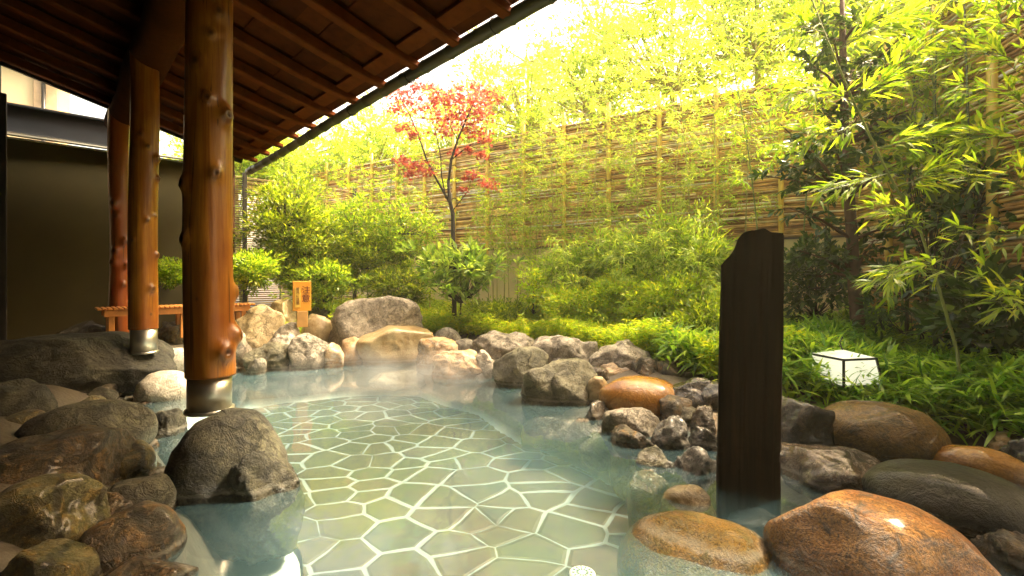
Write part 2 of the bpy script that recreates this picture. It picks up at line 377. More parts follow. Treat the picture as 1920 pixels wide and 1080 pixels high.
def build_ground():
    gx = np.concatenate([-np.geomspace(600, 9, 14), np.arange(-8.9, 7, .07), np.geomspace(7.1, 600, 14)])
    gy = np.concatenate([-np.geomspace(600, 4, 14), np.arange(-3.9, 12, .07), np.geomspace(12.1, 600, 14)])
    X, Y = np.meshgrid(gx, gy); Zg = ground_z(X, Y)
    V = np.stack([X, Y, Zg], -1).reshape(-1, 3)
    nx, ny = len(gx), len(gy)
    i = (np.arange(ny - 1)[:, None] * nx + np.arange(nx - 1)[None, :]).ravel()
    me = mesh_np("ground", V, [np.stack([i, i + 1, i + 1 + nx, i + nx], -1)])
    k = NT("ground_soil_and_mortar"); geo = k.n("NewGeometry"); sx = k.n("SeparateXYZ", {0: (geo, 0)})
    n1 = k.n("TexNoise", {"Vector": (geo, 0), "Scale": 4.0, "Detail": 8.0, "Roughness": .65})
    n2 = k.n("TexNoise", {"Vector": (geo, 0), "Scale": 40.0, "Detail": 5.0})
    soil = k.mix(n1, (.03, .022, .012), (.08, .06, .03))
    mort = k.mix(n1, (.035, .03, .02), (.12, .10, .07))
    basin = k.mix(n1, (.44, .55, .56), (.56, .66, .66))
    zz = k.math('ADD', (sx, 2), k.math('MULTIPLY', n1, .08))
    c = k.mix(k.n("MapRange", {0: zz, 1: .24, 2: .34}), k.col(mort), k.col(soil))
    c = k.mix(k.n("MapRange", {0: (sx, 2), 1: -.45, 2: -.36}), k.col(basin), k.col(c))
    bp = k.n("Bump", {"Strength": .6, "Distance": .03, "Height": k.math('ADD', n1, k.math('MULTIPLY', n2, .3))})
    m = k.done(k.n("BsdfPrincipled", {"Base Color": k.col(c), "Roughness": .6, "Normal": bp}))
    tag(link("ground", me, m, smooth=True), "soil and mortar ground with the pool hollow", kind='structure')
build_ground()

def flat_sheet(name, pts, z, mat, label):
    bm = bmesh.new(); vs = [bm.verts.new((x, y, z)) for x, y in pts]; bm.faces.new(vs)
    bmesh.ops.triangulate(bm, faces=bm.faces[:])
    for f in bm.faces:
        f.normal_update()
        if f.normal.z < 0: f.normal_flip()
    me = bpy.data.meshes.new(name); bm.to_mesh(me); bm.free()
    return tag(link(name, me, mat), label, kind='structure')
wp = [(x, y) for x, y in POOL]
cx, cy = 0.0, 3.0
def grow(p, k=.9):
    d = Vector((p[0] - cx, p[1] - cy)); l = d.length; return (cx + d.x * (l + k) / l, cy + d.y * (l + k) / l)
flat_sheet("water", [grow(p) for p in wp], 0.0, WATER, "clear pale turquoise hot spring water with soft reflections")
def fl(x, y, z=-.44):
    Yd = (CZ - z) * F / (y - HZ); return ((x - 960) / F * Yd, Yd)
mos = [fl(455, 765), (-3.6, 6.2), (-3.1, 6.7), (-2.3, 7.05), (-1.3, 7.05), (-.7, 6.5), (.1, 5.7), (.55, 4.95), (1.0, 4.2), (1.35, 3.6), (1.5, 3.0), (1.45, 2.2), (1.3, 1.2), (.5, .6), (-.9, .6), fl(600, 1075), fl(520, 985), fl(560, 915), fl(520, 850), fl(468, 800)]
def smooth_poly(P, it=3):
    for _ in range(it):
        Q = []
        for i in range(len(P)):
            a, b = P[i], P[(i + 1) % len(P)]
            Q += [(a[0] * .75 + b[0] * .25, a[1] * .75 + b[1] * .25), (a[0] * .25 + b[0] * .75, a[1] * .25 + b[1] * .75)]
        P = Q
    return P
flat_sheet("pool_floor", smooth_poly(mos), -.44, MOSAIC, "crazy paved green brown stone pool floor with pale joints")

# ---------------------------------------------------------------- rocks
ICO = {}
def ico(n):
    if n not in ICO:
        bm = bmesh.new(); bmesh.ops.create_icosphere(bm, subdivisions=n, radius=1)
        V = np.array([v.co[:] for v in bm.verts]); Fc = np.array([[v.index for v in f.verts] for f in bm.faces]); bm.free()
        ICO[n] = (V, Fc)
    return ICO[n]
def vnoise(P, seed, scale, kind=0, octv=4):
    o = Vector((seed * 13.7 % 97, seed * 7.3 % 89, seed * 3.1 % 83)); out = np.empty(len(P))
    if kind == 0:
        for i, p in enumerate(P): out[i] = noise.fractal(Vector(p) * scale + o, 1.0, 2.1, octv)
    else:
        for i, p in enumerate(P): out[i] = noise.ridged_multi_fractal(Vector(p) * scale + o, 1.0, 2.1, octv, 1.0, 2.0) - 1.2
    return out
ROCKN = 0
def rock(x0, x1, yt, yb, zb, kind, label, shape='round', dr=.8, sub=None, tilt=0, cuts=None, group=None, name="boulder", under=.12, seed=None, amp=None, rotz=None, ztop=None):
    """rock whose outline runs x0..x1, yt..yb in the photograph and whose foot stands at height zb"""
    global ROCKN; ROCKN += 1
    seed = seed or ROCKN
    if x1 - x0 < 130: g_ = (x1 - x0) * .07; x0 -= g_; x1 += g_
    rng = random.Random(seed * 17 + 3)
    Yf = (CZ - zb) * F / max(yb - HZ, 20)
    Yc = Yf
    for _ in range(4):
        w = (x1 - x0) / F * Yc; Yc = Yf + w * dr / 2 * .8
    w = (x1 - x0) / F * Yc; xc = ((x0 + x1) / 2 - 960) / F * Yc
    zt = CZ + (HZ - yt) / F * Yc
    if ztop is not None: zt = ztop
    z0 = zb - under - max(0, zb) * .8
    h = max(zt - z0, .06)
    if sub is None: sub = 5 if (x1 - x0) > 45 else 4
    if (x1 - x0) > 240 and sub == 5: sub = 6 if shape != 'round' else 5
    V, Fc = ico(sub); D = V.copy()
    p = {'round': 2.3, 'block': 3.6, 'rough': 2.6, 'slab': 3.0}[shape]
    r = (np.abs(D) ** p).sum(1) ** (-1 / p)
    nc = cuts if cuts is not None else {'round': 2, 'block': 6, 'rough': 7, 'slab': 4}[shape]
    lo = {'round': .84, 'block': .70, 'rough': .68, 'slab': .72}[shape]
    for _ in range(nc):
        n = Vector((rng.uniform(-1, 1), rng.uniform(-1, .6), rng.uniform(-.15, 1))).normalized(); c = rng.uniform(lo, .97)
        dn = D @ np.array(n); rc = np.where(dn > .05, c / np.maximum(dn, .05), 9.0)
        s_ = .035 if shape != 'round' else .10
        hh = np.clip(.5 + .5 * (r - rc) / s_, 0, 1); r = r * (1 - hh) + rc * hh - s_ * hh * (1 - hh) * .5
    a = amp if amp is not None else {'round': .06, 'block': .08, 'rough': .15, 'slab': .09}[shape]
    asp = np.array([1, dr, h / w]) * 1.2
    Pn = D * r[:, None]
    r = r * (1 + a * 1.6 * vnoise(Pn * asp, seed, .9, 0, 2))
    if shape in ('rough', 'block', 'slab'):
        r = r * (1 + a * .55 * vnoise(Pn * asp, seed + 5, 2.6, 1, 5))
    else:
        r = r * (1 + a * .40 * vnoise(Pn * asp, seed + 5, 3.0, 0, 6))
    P = D * r[:, None]
    P[:, 0] = (P[:, 0] - P[:, 0].min()) / np.ptp(P[:, 0]) * w - w / 2
    P[:, 1] = (P[:, 1] - P[:, 1].min()) / np.ptp(P[:, 1]) * w * dr - w * dr / 2
    P[:, 2] = (P[:, 2] - P[:, 2].min()) / np.ptp(P[:, 2]) * h
    if tilt:  # slope of the top: shear upwards to one side, kept in the same height
        P[:, 2] *= 1 + tilt * P[:, 0] / w
        P[:, 2] *= h / P[:, 2].max()
    me = mesh_np(name, P, [Fc])
    o = link(name, me, RM[kind], smooth=True)
    # the outline is seen obliquely, so turn the rock to face the camera
    o.location = (xc, Yc, z0); o.rotation_euler.z = (rotz if rotz is not None else 0) - math.atan2(xc, Yc)
    tag(o, label, "rock", group or "boulders set round the pool rim")
    return o
#@@ROCKS
# far left, beside the pavilion
rock(92, 194, 602, 650, .30, 'black', "low dark boulder lying against the cream wall behind the huge mossy boulder", 'slab', tilt=.3)
rock(-60, 292, 628, 778, 0, 'darkmoss', "huge dark mossy boulder at the left edge behind the first pillar", 'rough', .75, amp=.09, cuts=5, seed=41)
rock(305, 372, 600, 668, .1, 'mossy', "upright mossy brown rock between the second pillar and the front pillar", 'rough', .8)
rock(300, 365, 652, 704, 0, 'pale', "smooth pale stone at the water edge left of the front pillar", 'round')
rock(262, 312, 655, 705, .05, 'grey', "small grey stone beside the steel foot of the second pillar", 'rough')
rock(268, 352, 694, 757, -.02, 'pale', "rounded wet stone at the waterline between the huge mossy boulder and the front pillar", 'round', under=.2)
rock(-70, 84, 716, 830, .10, 'darkmoss', "dark boulder at the left edge under the huge mossy boulder", 'rough', .8, amp=.06)
rock(-10, 96, 770, 842, .10, 'mossy', "small olive boulder at the left edge above the orange veined boulder", 'round', .8)
rock(62, 272, 752, 848, .12, 'mossgrey', "long flat grey boulder lying below the huge mossy boulder", 'round', .6, seed=52, amp=.05)
rock(186, 276, 828, 902, .05, 'mossy', "small yellow mossy stone wedged at the waterline under the long flat grey boulder", 'round')
rock(-45, 236, 806, 975, .02, 'brown', "big brown orange veined boulder at the left edge", 'rough', .7, amp=.08, cuts=5, seed=63)
rock(214, 312, 896, 985, .0, 'mossgrey', "grey brown stone with a pale base line at the water beside the orange veined boulder", 'round', .8)
rock(-30, 180, 897, 1075, .06, 'mossy', "large dark green boulder with yellow patches low on the left edge", 'rough', .7, amp=.08, cuts=5, seed=71)
rock(166, 334, 949, 1075, .0, 'brown', "brown orange boulder at the water edge low on the left", 'round', .8, seed=72, amp=.07)
rock(8, 168, 1018, 1150, .05, 'mossy', "dark olive boulder cut by the lower left edge of the photo", 'rough', .8, amp=.05, seed=81)
rock(160, 356, 1048, 1140, .0, 'brown', "low brown rock cut by the bottom edge at the left", 'rough', .8, amp=.06, seed=82)
# the boulder that carries the front pillar
rock(324, 528, 768, 935, -.0, 'mossgrey', "dark rounded boulder standing in the water under the front pillar", 'round', .85, under=.5, cuts=2, seed=91, amp=.05, group="boulders standing in the water")
rock(440, 560, 836, 952, -.05, 'mossgrey', "rough green stone half under water beside the boulder of the front pillar", 'slab', .8, under=.4, amp=.12, tilt=-.5, group="boulders standing in the water")
rock(276, 350, 768, 838, -.08, 'mossgrey', "flat grey stone just under the water left of the front pillar", 'slab', .9, under=.3, group="boulders standing in the water")
# back left cluster
rock(436, 524, 571, 628, .42, 'yellow', "big yellowish boulder on top of the pile beside the bench end", 'block', .7, tilt=.15)
rock(500, 554, 558, 606, .52, 'tan', "tan boulder just left of the wooden notice", 'block', .7)
rock(508, 575, 603, 645, .34, 'pale', "pale grey yellow stone under the wooden notice", 'rough', .8)
rock(456, 530, 622, 654, .18, 'orange', "orange stained flat stone beneath the big yellowish boulder", 'slab', .7)
rock(466, 555, 641, 694, .02, 'block', "dark grey stone with yellow patches at the far left waterline", 'rough', .7)
rock(465, 496, 671, 706, -.02, 'grey', "small grey stone at the water beside the dark yellow patched stone", 'block')
rock(432, 468, 612, 692, .0, 'lilac', "tall grey stone showing beside the front pillar", 'rough', .9)
rock(548, 618, 624, 694, .0, 'lilac', "pinkish white block with orange stain at the far waterline", 'block', .7)
rock(609, 642, 642, 690, .0, 'orange', "narrow tan orange stone right of the pinkish white block", 'block')
rock(570, 622, 588, 630, .38, 'tan', "small glossy brown rounded boulder right of the notice stand", 'round')
rock(576, 619, 572, 600, .5, 'grey', "small grey brown stone behind the glossy brown boulder", 'rough')
rock(615, 634, 585, 602, .5, 'pale', "tiny white pebble on the pile left of the stratified rock", 'round')
rock(605, 642, 619, 650, .16, 'tan', "thin tan slab leaning above the narrow orange stone", 'slab')
rock(619, 692, 592, 645, .26, 'grey', "smooth grey boulder below the stratified rock", 'block', .8)
rock(641, 678, 632, 684, .0, 'orange', "small brown orange stone left of the wide pale tan boulder", 'block')
rock(626, 794, 554, 622, .45, 'lilac', "large grey stratified rock lying above the far pool rim", 'slab', .5, seed=104, cuts=3, amp=.11)
rock(690, 742, 600, 622, .42, 'brown', "low brown slab behind the pale smooth boulder", 'slab', .6)
rock(672, 812, 610, 682, .0, 'tan', "wide smooth pale tan boulder at the middle of the far waterline", 'slab', .6, seed=111, amp=.07, cuts=5)
rock(786, 858, 632, 690, .0, 'orange', "orange and white stone right of the wide pale tan boulder", 'block', .8)
rock(816, 864, 613, 643, .26, 'grey', "small greyish brown stone against the bright ground cover", 'round')
rock(850, 899, 634, 664, .18, 'grey', "flat smooth grey slab on the far rim", 'slab', .7)
rock(816, 904, 657, 711, .0, 'orange', "tan pink triangular stone at the waterline below the flat grey slab", 'rough', .7)
# right rim
rock(892, 1000, 619, 674, .16, 'lilac', "pale grey rough boulder at the back of the rim under the ground cover", 'rough', .6, seed=121)
rock(890, 933, 656, 706, .02, 'pale', "small white grey stone between the triangular stone and the dark faced rock", 'rough')
rock(930, 1030, 649, 727, .0, 'block', "rock with a pale pitted top and dark upright face at the waterline", 'block', .7, seed=131)
rock(999, 1118, 625, 698, .14, 'lilac', "grey white rough boulder with a hollow on the rear of the rim", 'rough', .6, seed=141)
rock(986, 1112, 672, 762, -.02, 'block', "dark angular block with a mossy green top at the waterline", 'block', .65, under=.3, seed=151)
rock(1030, 1104, 691, 764, -.02, 'block', "rounded green brown boulder in front of the mossy angular block", 'block', .7, under=.3)
rock(1103, 1143, 705, 742, .1, 'tan', "small tan stone between the rounded green boulder and the caramel boulder", 'round')
rock(1112, 1236, 637, 715, .14, 'lilac', "peaked lilac grey rough rock backed by the ground cover", 'rough', .6, seed=161)
rock(1128, 1182, 679, 720, .12, 'orange', "orange stone at the foot of the peaked lilac rock", 'block')
rock(1122, 1278, 706, 776, .06, 'caramel', "glossy caramel boulder with a flat smooth top", 'round', .7, amp=.03, seed=171)
rock(1212, 1332, 671, 732, .14, 'brown', "dark brown rough boulder behind the caramel boulder", 'rough', .7)
rock(1242, 1338, 706, 788, .03, 'black', "wet black rock with a brown crest right of the caramel boulder", 'rough', .7)
rock(1130, 1230, 764, 816, .0, 'lilac', "grey brown long stone at the water below the caramel boulder", 'block', .6, tilt=-.2)
rock(1224, 1292, 780, 850, -.03, 'porous', "porous black and white rock below the wet black rock", 'rough', .8, amp=.16)
rock(1298, 1340, 760, 828, -.0, 'blackwhite', "dark brown stone against the left side of the wooden post", 'rough')
rock(1250, 1340, 836, 905, -.05, 'porous', "streaked rock half under water left of the wooden post", 'rough', .8, amp=.12, under=.3)
rock(1246, 1336, 908, 966, -.05, 'yellow', "small tan stone breaking the water left of the post foot", 'round', .8, under=.25)
rock(1150, 1236, 800, 850, -.04, 'brown', "dark brown wet stone below the long grey brown stone", 'block', .8, under=.3)
rock(1196, 1262, 838, 888, -.05, 'block', "mossy angular stone at the water left of the streaked rock", 'block', .8, under=.3)
rock(1096, 1150, 752, 792, -.02, 'blackwhite', "small dark stone at the waterline under the small tan stone", 'block', .8, under=.3)
rock(1290, 1345, 800, 850, -.02, 'black', "black wet stone touching the left side of the post above the streaked rock", 'rough', .8, under=.2)
rock(1236, 1300, 742, 796, .02, 'brown', "brown stone between the porous rock and the caramel boulder", 'block', .8, under=.2)
rock(1180, 1250, 668, 716, .2, 'brown', "brown stone wedged between the peaked rock and the dark rear boulder", 'rough', .8)
# under water, right slope
SUBM = "stones under the water on the right slope"
rock(985, 1102, 775, 830, -.22, 'blackwhite', "dark angular stone under the water in front of the mossy block", 'block', .7, group=SUBM)
rock(1090, 1180, 810, 868, -.30, 'grey', "blue grey stone under the water below the long grey brown stone", 'round', .7, group=SUBM)
rock(1150, 1262, 850, 930, -.34, 'pale', "pale stone under the water left of the streaked rock", 'round', .7, group=SUBM)
rock(1180, 1262, 880, 980, -.30, 'olive', "greenish block under the water beside the mosaic edge", 'block', .8, group=SUBM)
rock(1200, 1300, 818, 875, -.20, 'lilac', "long streaked stone under the water below the porous rock", 'slab', .7, group=SUBM)
rock(1060, 1130, 782, 826, -.16, 'lilac', "thin pale stone under the water beneath the rounded green boulder", 'slab', .7, group=SUBM)
rock(1370, 1520, 968, 1040, -.14, 'black', "black jagged rock under the water beside the post foot", 'rough', .7, under=.1, group=SUBM)
rock(700, 800, 694, 722, -.25, 'pale', "pale flat stone under the water at the far end", 'slab', .8, group=SUBM)
# right foreground
rock(1450, 1536, 710, 765, .16, 'brown', "flat topped brown rock behind the wooden post", 'block', .7)
rock(1446, 1548, 745, 856, .0, 'black', "black wet boulder just right of the wooden post", 'block', .8)
rock(1552, 1752, 756, 876, .0, 'olive', "large olive orange boulder with a dark cleft below the lantern", 'round', .7, seed=181, amp=.06, cuts=4)
rock(1760, 1912, 838, 916, .0, 'caramel', "smooth orange long boulder near the right edge", 'round', .5, seed=182)
rock(1460, 1662, 842, 936, -.03, 'blackwhite', "low rough glossy rock with orange rim right of the post foot", 'rough', .7, seed=183, amp=.10, tilt=-.35)
rock(1648, 1918, 874, 1020, -.03, 'wetgreen', "dark glossy olive boulder low on the right", 'round', .7, seed=184, amp=.035)
rock(1452, 1828, 932, 1180, -.06, 'rust', "biggest rust brown speckled boulder at the lower right", 'round', .7, seed=185, amp=.05, cuts=3, under=.3)
rock(1158, 1460, 950, 1200, -.3, 'gold', "golden brown boulder barely under the water at the bottom edge", 'round', .75, seed=186, amp=.05, under=.15, cuts=5, ztop=.11)
rock(1840, 1990, 1000, 1120, -.08, 'brown', "brown rock under shallow water in the lower right corner", 'rough', .8, under=.1)
rock(1900, 2010, 820, 900, .05, 'black', "black rock at the right edge beside the orange long boulder", 'rough', .8)
# filler rubble bedded in mortar between the big rocks
def cobbles():
    rng = random.Random(5); n = 0; k = len(POOL)
    mats = ['grey', 'lilac', 'pale', 'tan', 'brown', 'block', 'orange']
    for i in range(k):
        a = Vector(POOL[i]); b = Vector(POOL[(i + 1) % k])
        if (a.y + b.y) / 2 < 2.3: continue
        L = (b - a).length; m = max(1, int(L / .22)); nrm = Vector((b.y - a.y, a.x - b.x)).normalized()
        if float(sdist(np.array([a.x + nrm.x * .1]), np.array([a.y + nrm.y * .1]))[0]) < 0: nrm = -nrm
        for j in range(m):
            for row in range(2 if a.x < -1.2 and a.y < 6 else 3):
                q = a.lerp(b, (j + rng.random()) / m) + nrm * (row * .24 + rng.uniform(-.05, .12))
                s = rng.uniform(.06, .12) if row == 0 else rng.uniform(.07, .16)
                V, Fc = ico(4 if q.y < 6.6 else 3)
                r = np.ones(len(V)); 
                for _ in range(4):
                    nn = Vector((rng.uniform(-1, 1), rng.uniform(-1, 1), rng.uniform(-.3, 1))).normalized(); c = rng.uniform(.65, .95)
                    dn = V @ np.array(nn); r = np.minimum(r, np.where(dn > .05, c / np.maximum(dn, .05), 9))
                r = r * (1 + .22 * vnoise(V, n + 900, 1.3, 0, 5))
                P = V * r[:, None] * np.array([s * rng.uniform(.8, 1.3), s * rng.uniform(.8, 1.3), s * .8])
                right = q.x > .2
                mt = rng.choice(['block', 'brown', 'mossgrey', 'black', 'mossy'] if q.x < -1.2 and q.y < 6 else ['block', 'brown', 'blackwhite', 'lilac', 'black', 'orange'] if right else mats)
                o = link("cobble", mesh_np("cobble", P, [Fc]), RM[mt], smooth=True)
                o.location = (q.x, q.y, gz(q.x, q.y) + s * .15); o.rotation_euler.z = rng.uniform(0, 6)
                where = "left bank" if q.x < -1.2 and q.y < 6 else "right rim" if right else "far rim"
                tag(o, "small cobble bedded in mortar in the gaps of the " + where, "cobble", "small cobbles filling the gaps of the " + where); n += 1
cobbles()

# ---------------------------------------------------------------- bath pavilion
pav = tag(empty("bath_pavilion", P0), "open timber bath pavilion with knotted log pillars and a dark raftered lean-to roof", "pavilion")
def log_post(name, e, t, z0, z1, r, knots, mat, nz_=150, na=56, seed=1, taper=.04):
    rng = random.Random(seed); c = W(e, t, 0)
    V = []; kn = []
    for i in range(nz_ + 1):
        z = z0 + (z1 - z0) * i / nz_
        bx, by = .012 * math.sin(z * 1.7 + seed), .012 * math.sin(z * 2.3 + seed * 2)
        for j in range(na):
            a = 2 * PI * j / na
            rr = r * (1 - taper * (z - z0) / (z1 - z0)) * (1 + .018 * math.sin(2 * a + seed) + .012 * math.sin(5 * a + z * .6) + .008 * noise.noise(Vector((a * 3, z * 2.5, seed))))
            kv = 0
            for (ka, kz, kr, kh) in knots:
                da = (a - ka + PI) % (2 * PI) - PI
                d = math.hypot(da * r, (z - kz) * .85)
                if d < kr * 2.6:
                    q = d / kr
                    ring = math.exp(-q * q * .9)
                    rr += kh * (ring - .55 * math.exp(-q * q * 9)) * (1 + .25 * noise.noise(Vector((a * 14, z * 30, seed))))
                    kv = max(kv, math.exp(-(q * 1.75) ** 2) + .35 * math.exp(-((q - .9) * 4) ** 2))
            V.append((c.x + bx + rr * math.cos(a), c.y + by + rr * math.sin(a), z)); kn.append(min(1, kv))
    i = (np.arange(nz_)[:, None] * na + np.arange(na)[None, :]); j = (np.arange(nz_)[:, None] * na + (np.arange(na)[None, :] + 1) % na)
    q = np.stack([i.ravel(), j.ravel(), (j + na).ravel(), (i + na).ravel()], -1)
    me = mesh_np(name, V, [q, np.arange(na)[None, ::-1]])
    at = me.attributes.new("knot", 'FLOAT', 'POINT'); at.data.foreach_set("value", np.array(kn, dtype=np.float32))
    return link(name, me, mat, pav, True)
def kz(y, Y=3.03): return CZ + (HZ - y) / F * Y
def ka(x, c, r=.165):          # angle on the log that shows at photo column x
    base = math.atan2(-c.y, -c.x); off = ((x - 960) / F * c.y - c.x) / r
    return base + math.asin(max(-.98, min(.98, off)))
def sleeve(parent, e, t, z0, z1, r):
    c = W(e, t, 0); mb = MB(); mb.tube([c + Z * z0, c + Z * z1], r, 40)
    mb.tube([c + Z * (z0 - .01), c + Z * (z0 + .012)], r * 1.12, 40)
    link("steel_sleeve", mb.build("steel_sleeve", STEEL, None).data, None, parent).data.shade_smooth()
def fix_sleeve():
    for o in list(bpy.data.objects):
        if o.name.startswith("steel_sleeve") and o.parent is None: bpy.data.objects.remove(o)
c1 = P0
k1 = [(ka(389, c1), kz(180), .035, .03), (ka(424, c1), kz(206), .045, .05), (ka(406, c1), kz(321), .038, .03), (ka(352, c1), kz(449), .04, .035),
      (ka(420, c1), kz(664), .052, .045), (ka(438, c1), kz(634), .05, .06), (ka(395, c1), kz(57), .03, .018), (ka(410, c1), kz(10), .04, .015), (ka(367, c1), kz(112), .05, .022),
      (ka(372, c1), kz(560), .012, .004), (4.0, 1.9, .04, .03), (1.2, 2.2, .04, .03), (.5, 1.2, .04, .04)]
p1 = log_post("pillar", 0, 0, .655, 3.82, .142, k1, LOG, 260, 96, 1, taper=.10)
sleeve(p1, 0, 0, .43, .66, .128)
c2 = W(0, 3.1, 0)
def kz2(y): return kz(y, 5.25)
k2 = [(ka(262, c2), kz2(250), .03, .02), (ka(275, c2), kz2(272), .025, .02), (ka(292, c2), kz2(292), .035, .045), (ka(294, c2), kz2(330), .03, .04), (ka(291, c2), kz2(402), .02, .02),
      (ka(277, c2), kz2(413), .028, .02), (ka(294, c2), kz2(477), .03, .035), (ka(285, c2), kz2(543), .04, .028), (ka(283, c2), kz2(590), .018, .006), (ka(253, c2), kz2(450), .02, .02)]
p2 = log_post("pillar", 0, 3.1, .72, 3.82, .140, k2, LOG, 220, 72, 3)
sleeve(p2, 0, 3.1, .46, .725, .125)
c3 = W(0, 5.7, 0)
def kz3(y): return kz(y, 7.1)
k3 = [(ka(213, c3), kz3(380), .05, .05), (ka(232, c3), kz3(453), .05, .05), (ka(214, c3), kz3(470), .05, .05), (ka(231, c3), kz3(535), .04, .03), (ka(211, c3), kz3(491), .05, .05), (ka(238, c3), kz3(500), .05, .05), (ka(217, c3), kz3(404), .03, .02)]
p3 = log_post("pillar", 0, 5.7, .42, 3.82, .135, k3, LOG_RED, 160, 56, 5)
fix_sleeve()
# carrying beam along the pillars
mb = MB(); bp_ = [W(.07, -6.5 + .5 * i, 3.82 + .02 * math.sin(i)) for i in range(27)]
mb.tube(bp_, [.20 + .012 * math.sin(i * 1.3) for i in range(27)], 20); mb.build("beam", BEAMW, pav, True)
mb = MB(); mb.box(W(.02, .2, 4.06), (.05, 13.2, .20), B, A, Z); mb.build("shade_board", BEAMW, pav)  # board added above the beam to keep garden light off the inner ceiling
mb = MB(); mb.box(W(-2.3, .15, 4.62), (.22, 13.3, .3), B, A, Z, .02); mb.build("beam", BEAMW, pav)
def zr(e): return 4.20 - .29 * e         # underside of the roof boards
slope = Vector((B.x, B.y, -.29)).normalized(); nrm = A.cross(slope).normalized()
if nrm.z < 0: nrm = -nrm
T0, T1 = -6.4, 6.82
# roof boards: lapped planks running along the eave
mb = MB(); rng = random.Random(3); e = 2.07; w = .27; row = 0
while e > -3.3:
    tt = T0; 
    while tt < T1 - .01:
        ln = min(rng.choice([.71, .71, 1.42]), T1 - tt)
        c = W(e - w / 2, tt + ln / 2, zr(e - w / 2) + .022 + (row % 2) * .018 + rng.uniform(0, .004))
        mb.box(c, (w - .006 + .02, ln - .006, .024), slope, A, nrm)
        tt += ln
    e -= w * .958; row += 1
mb.build("roof_boards", ROOFB, pav)
mb = MB(); mb.box(W(-.66, .2, zr(-.66) + .12), (5.5, 13.3, .08), slope, A, nrm); mb.build("roof_cladding", DARKW, pav)
mb = MB(); mb.box(W(-.66, T1 + .02, zr(-.66) + .03), (5.5, .05, .24), slope, A, nrm); mb.build("barge_board", DARKW, pav)
# batten near the eave
mb = MB(); mb.box(W(1.86, .2, zr(1.86) - .005), (.16, 13.2, .05), slope, A, nrm, .008); mb.build("eave_batten", RAFT, pav)
for k in range(-8, 11):
    t = -.66 + .71 * k
    if t > T1 - .1: continue
    mb = MB(); pts = []
    # rafter with a slightly upturned tail
    es = [-3.3, -2, -1, 0, .8, 1.3, 1.6, 1.8, 1.95, 2.11]
    low = []
    for e_ in es:
        up = .06 * max(0, (e_ - 1.2) / .86) ** 2
        low.append((e_, zr(e_) - .135 + up))
    hw = .06; vs = []; fs = []
    for (e_, zl) in low:
        top = zr(e_) - .012
        for (dt, zz) in ((-hw, zl + .012), (-hw + .012, zl), (hw - .012, zl), (hw, zl + .012), (hw, top), (-hw, top)):
            vs.append(W(e_, t + dt, zz))
    m = len(low)
    for i in range(m - 1):
        for j in range(6):
            a_, b_ = i * 6 + j, i * 6 + (j + 1) % 6; fs.append((a_, b_, b_ + 6, a_ + 6))
    fs.append(tuple(range(5, -1, -1))); fs.append(tuple(range((m - 1) * 6, m * 6)))
    mb.add(vs, fs); mb.build("rafter", RAFT, pav)
# eave gutter: a bamboo pole with nodes
mb = MB(); pts = []; rad = []
tt = T0
while tt < T1 + .25:
    for dq, rr in ((0, .066), (.02, .073), (.04, .066), (.22, .064)):
        pts.append(W(2.12, tt + dq, 3.565 - .017 * (tt + 1) + .012 * math.sin(tt * .9))); rad.append(rr)
    tt += .44
mb.tube(pts, rad, 18); gut = mb.build("gutter_pole", plain("weathered_bamboo", (.07, .06, .025), .45, var=.4, scale=3, bump=.1), pav, True)
for k in range(7):
    t = -.9 + k * 1.42 + .45
    mb = MB(); c = W(2.12, t, 3.565 - .017 * (t + 1))
    mb.tube([c + B * (.066 * math.cos(a)) + Z * (.066 * math.sin(a)) for a in [i * PI / 8 for i in range(17)]], .006, 6, False)
    mb.tube([c + B * .0 + Z * -.066, c + B * .03 + Z * -.13 + A * .03, c + B * .0 + Z * -.16 + A * .07, c + Z * -.10 + A * .1, c + Z * -.06 + A * .08], .004, 5)
    mb.build("wire_hanger", TIE, pav)
# corner post at the far eave and dark interior walls that close the building
mb = MB(); mb.box(W(1.72, 6.72, 1.9), (.13, .13, 3.4), B, A, Z, .01); mb.build("corner_post", plain("corner_post_wood", (.20, .075, .02), .6, var=.3), pav)
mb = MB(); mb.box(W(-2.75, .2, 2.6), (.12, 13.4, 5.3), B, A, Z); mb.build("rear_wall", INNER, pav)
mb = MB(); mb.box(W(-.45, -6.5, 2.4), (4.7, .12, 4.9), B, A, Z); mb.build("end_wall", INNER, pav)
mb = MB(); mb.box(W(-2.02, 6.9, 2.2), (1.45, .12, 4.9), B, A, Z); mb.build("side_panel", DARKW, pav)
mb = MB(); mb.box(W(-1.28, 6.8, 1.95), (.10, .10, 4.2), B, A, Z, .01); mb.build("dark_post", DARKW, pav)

# cream garden wall behind the pavilion
wall = tag(empty("garden_wall", W(.2, 7.25, .3)), "cream plastered wall behind the log pillars with a dark metal parapet and white drip edge", "wall")
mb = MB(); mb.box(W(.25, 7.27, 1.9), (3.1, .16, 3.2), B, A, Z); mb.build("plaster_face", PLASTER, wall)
mb = MB(); mb.box(W(.25, 7.16, 3.53), (3.12, .12, .022), B, A, Z); mb.box(W(.25, 7.18, 3.475), (3.12, .05, .014), B, A, Z); mb.build("drip_edge", WHITEM, wall)
mb = MB(); mb.box(W(-.43, 7.28, 3.78), (1.75, .22, .42), B, A, Z, .01); mb.box(W(-.43, 7.27, 4.0), (1.8, .30, .035), B, A, Z, .005); mb.build("parapet", CAPM, wall)
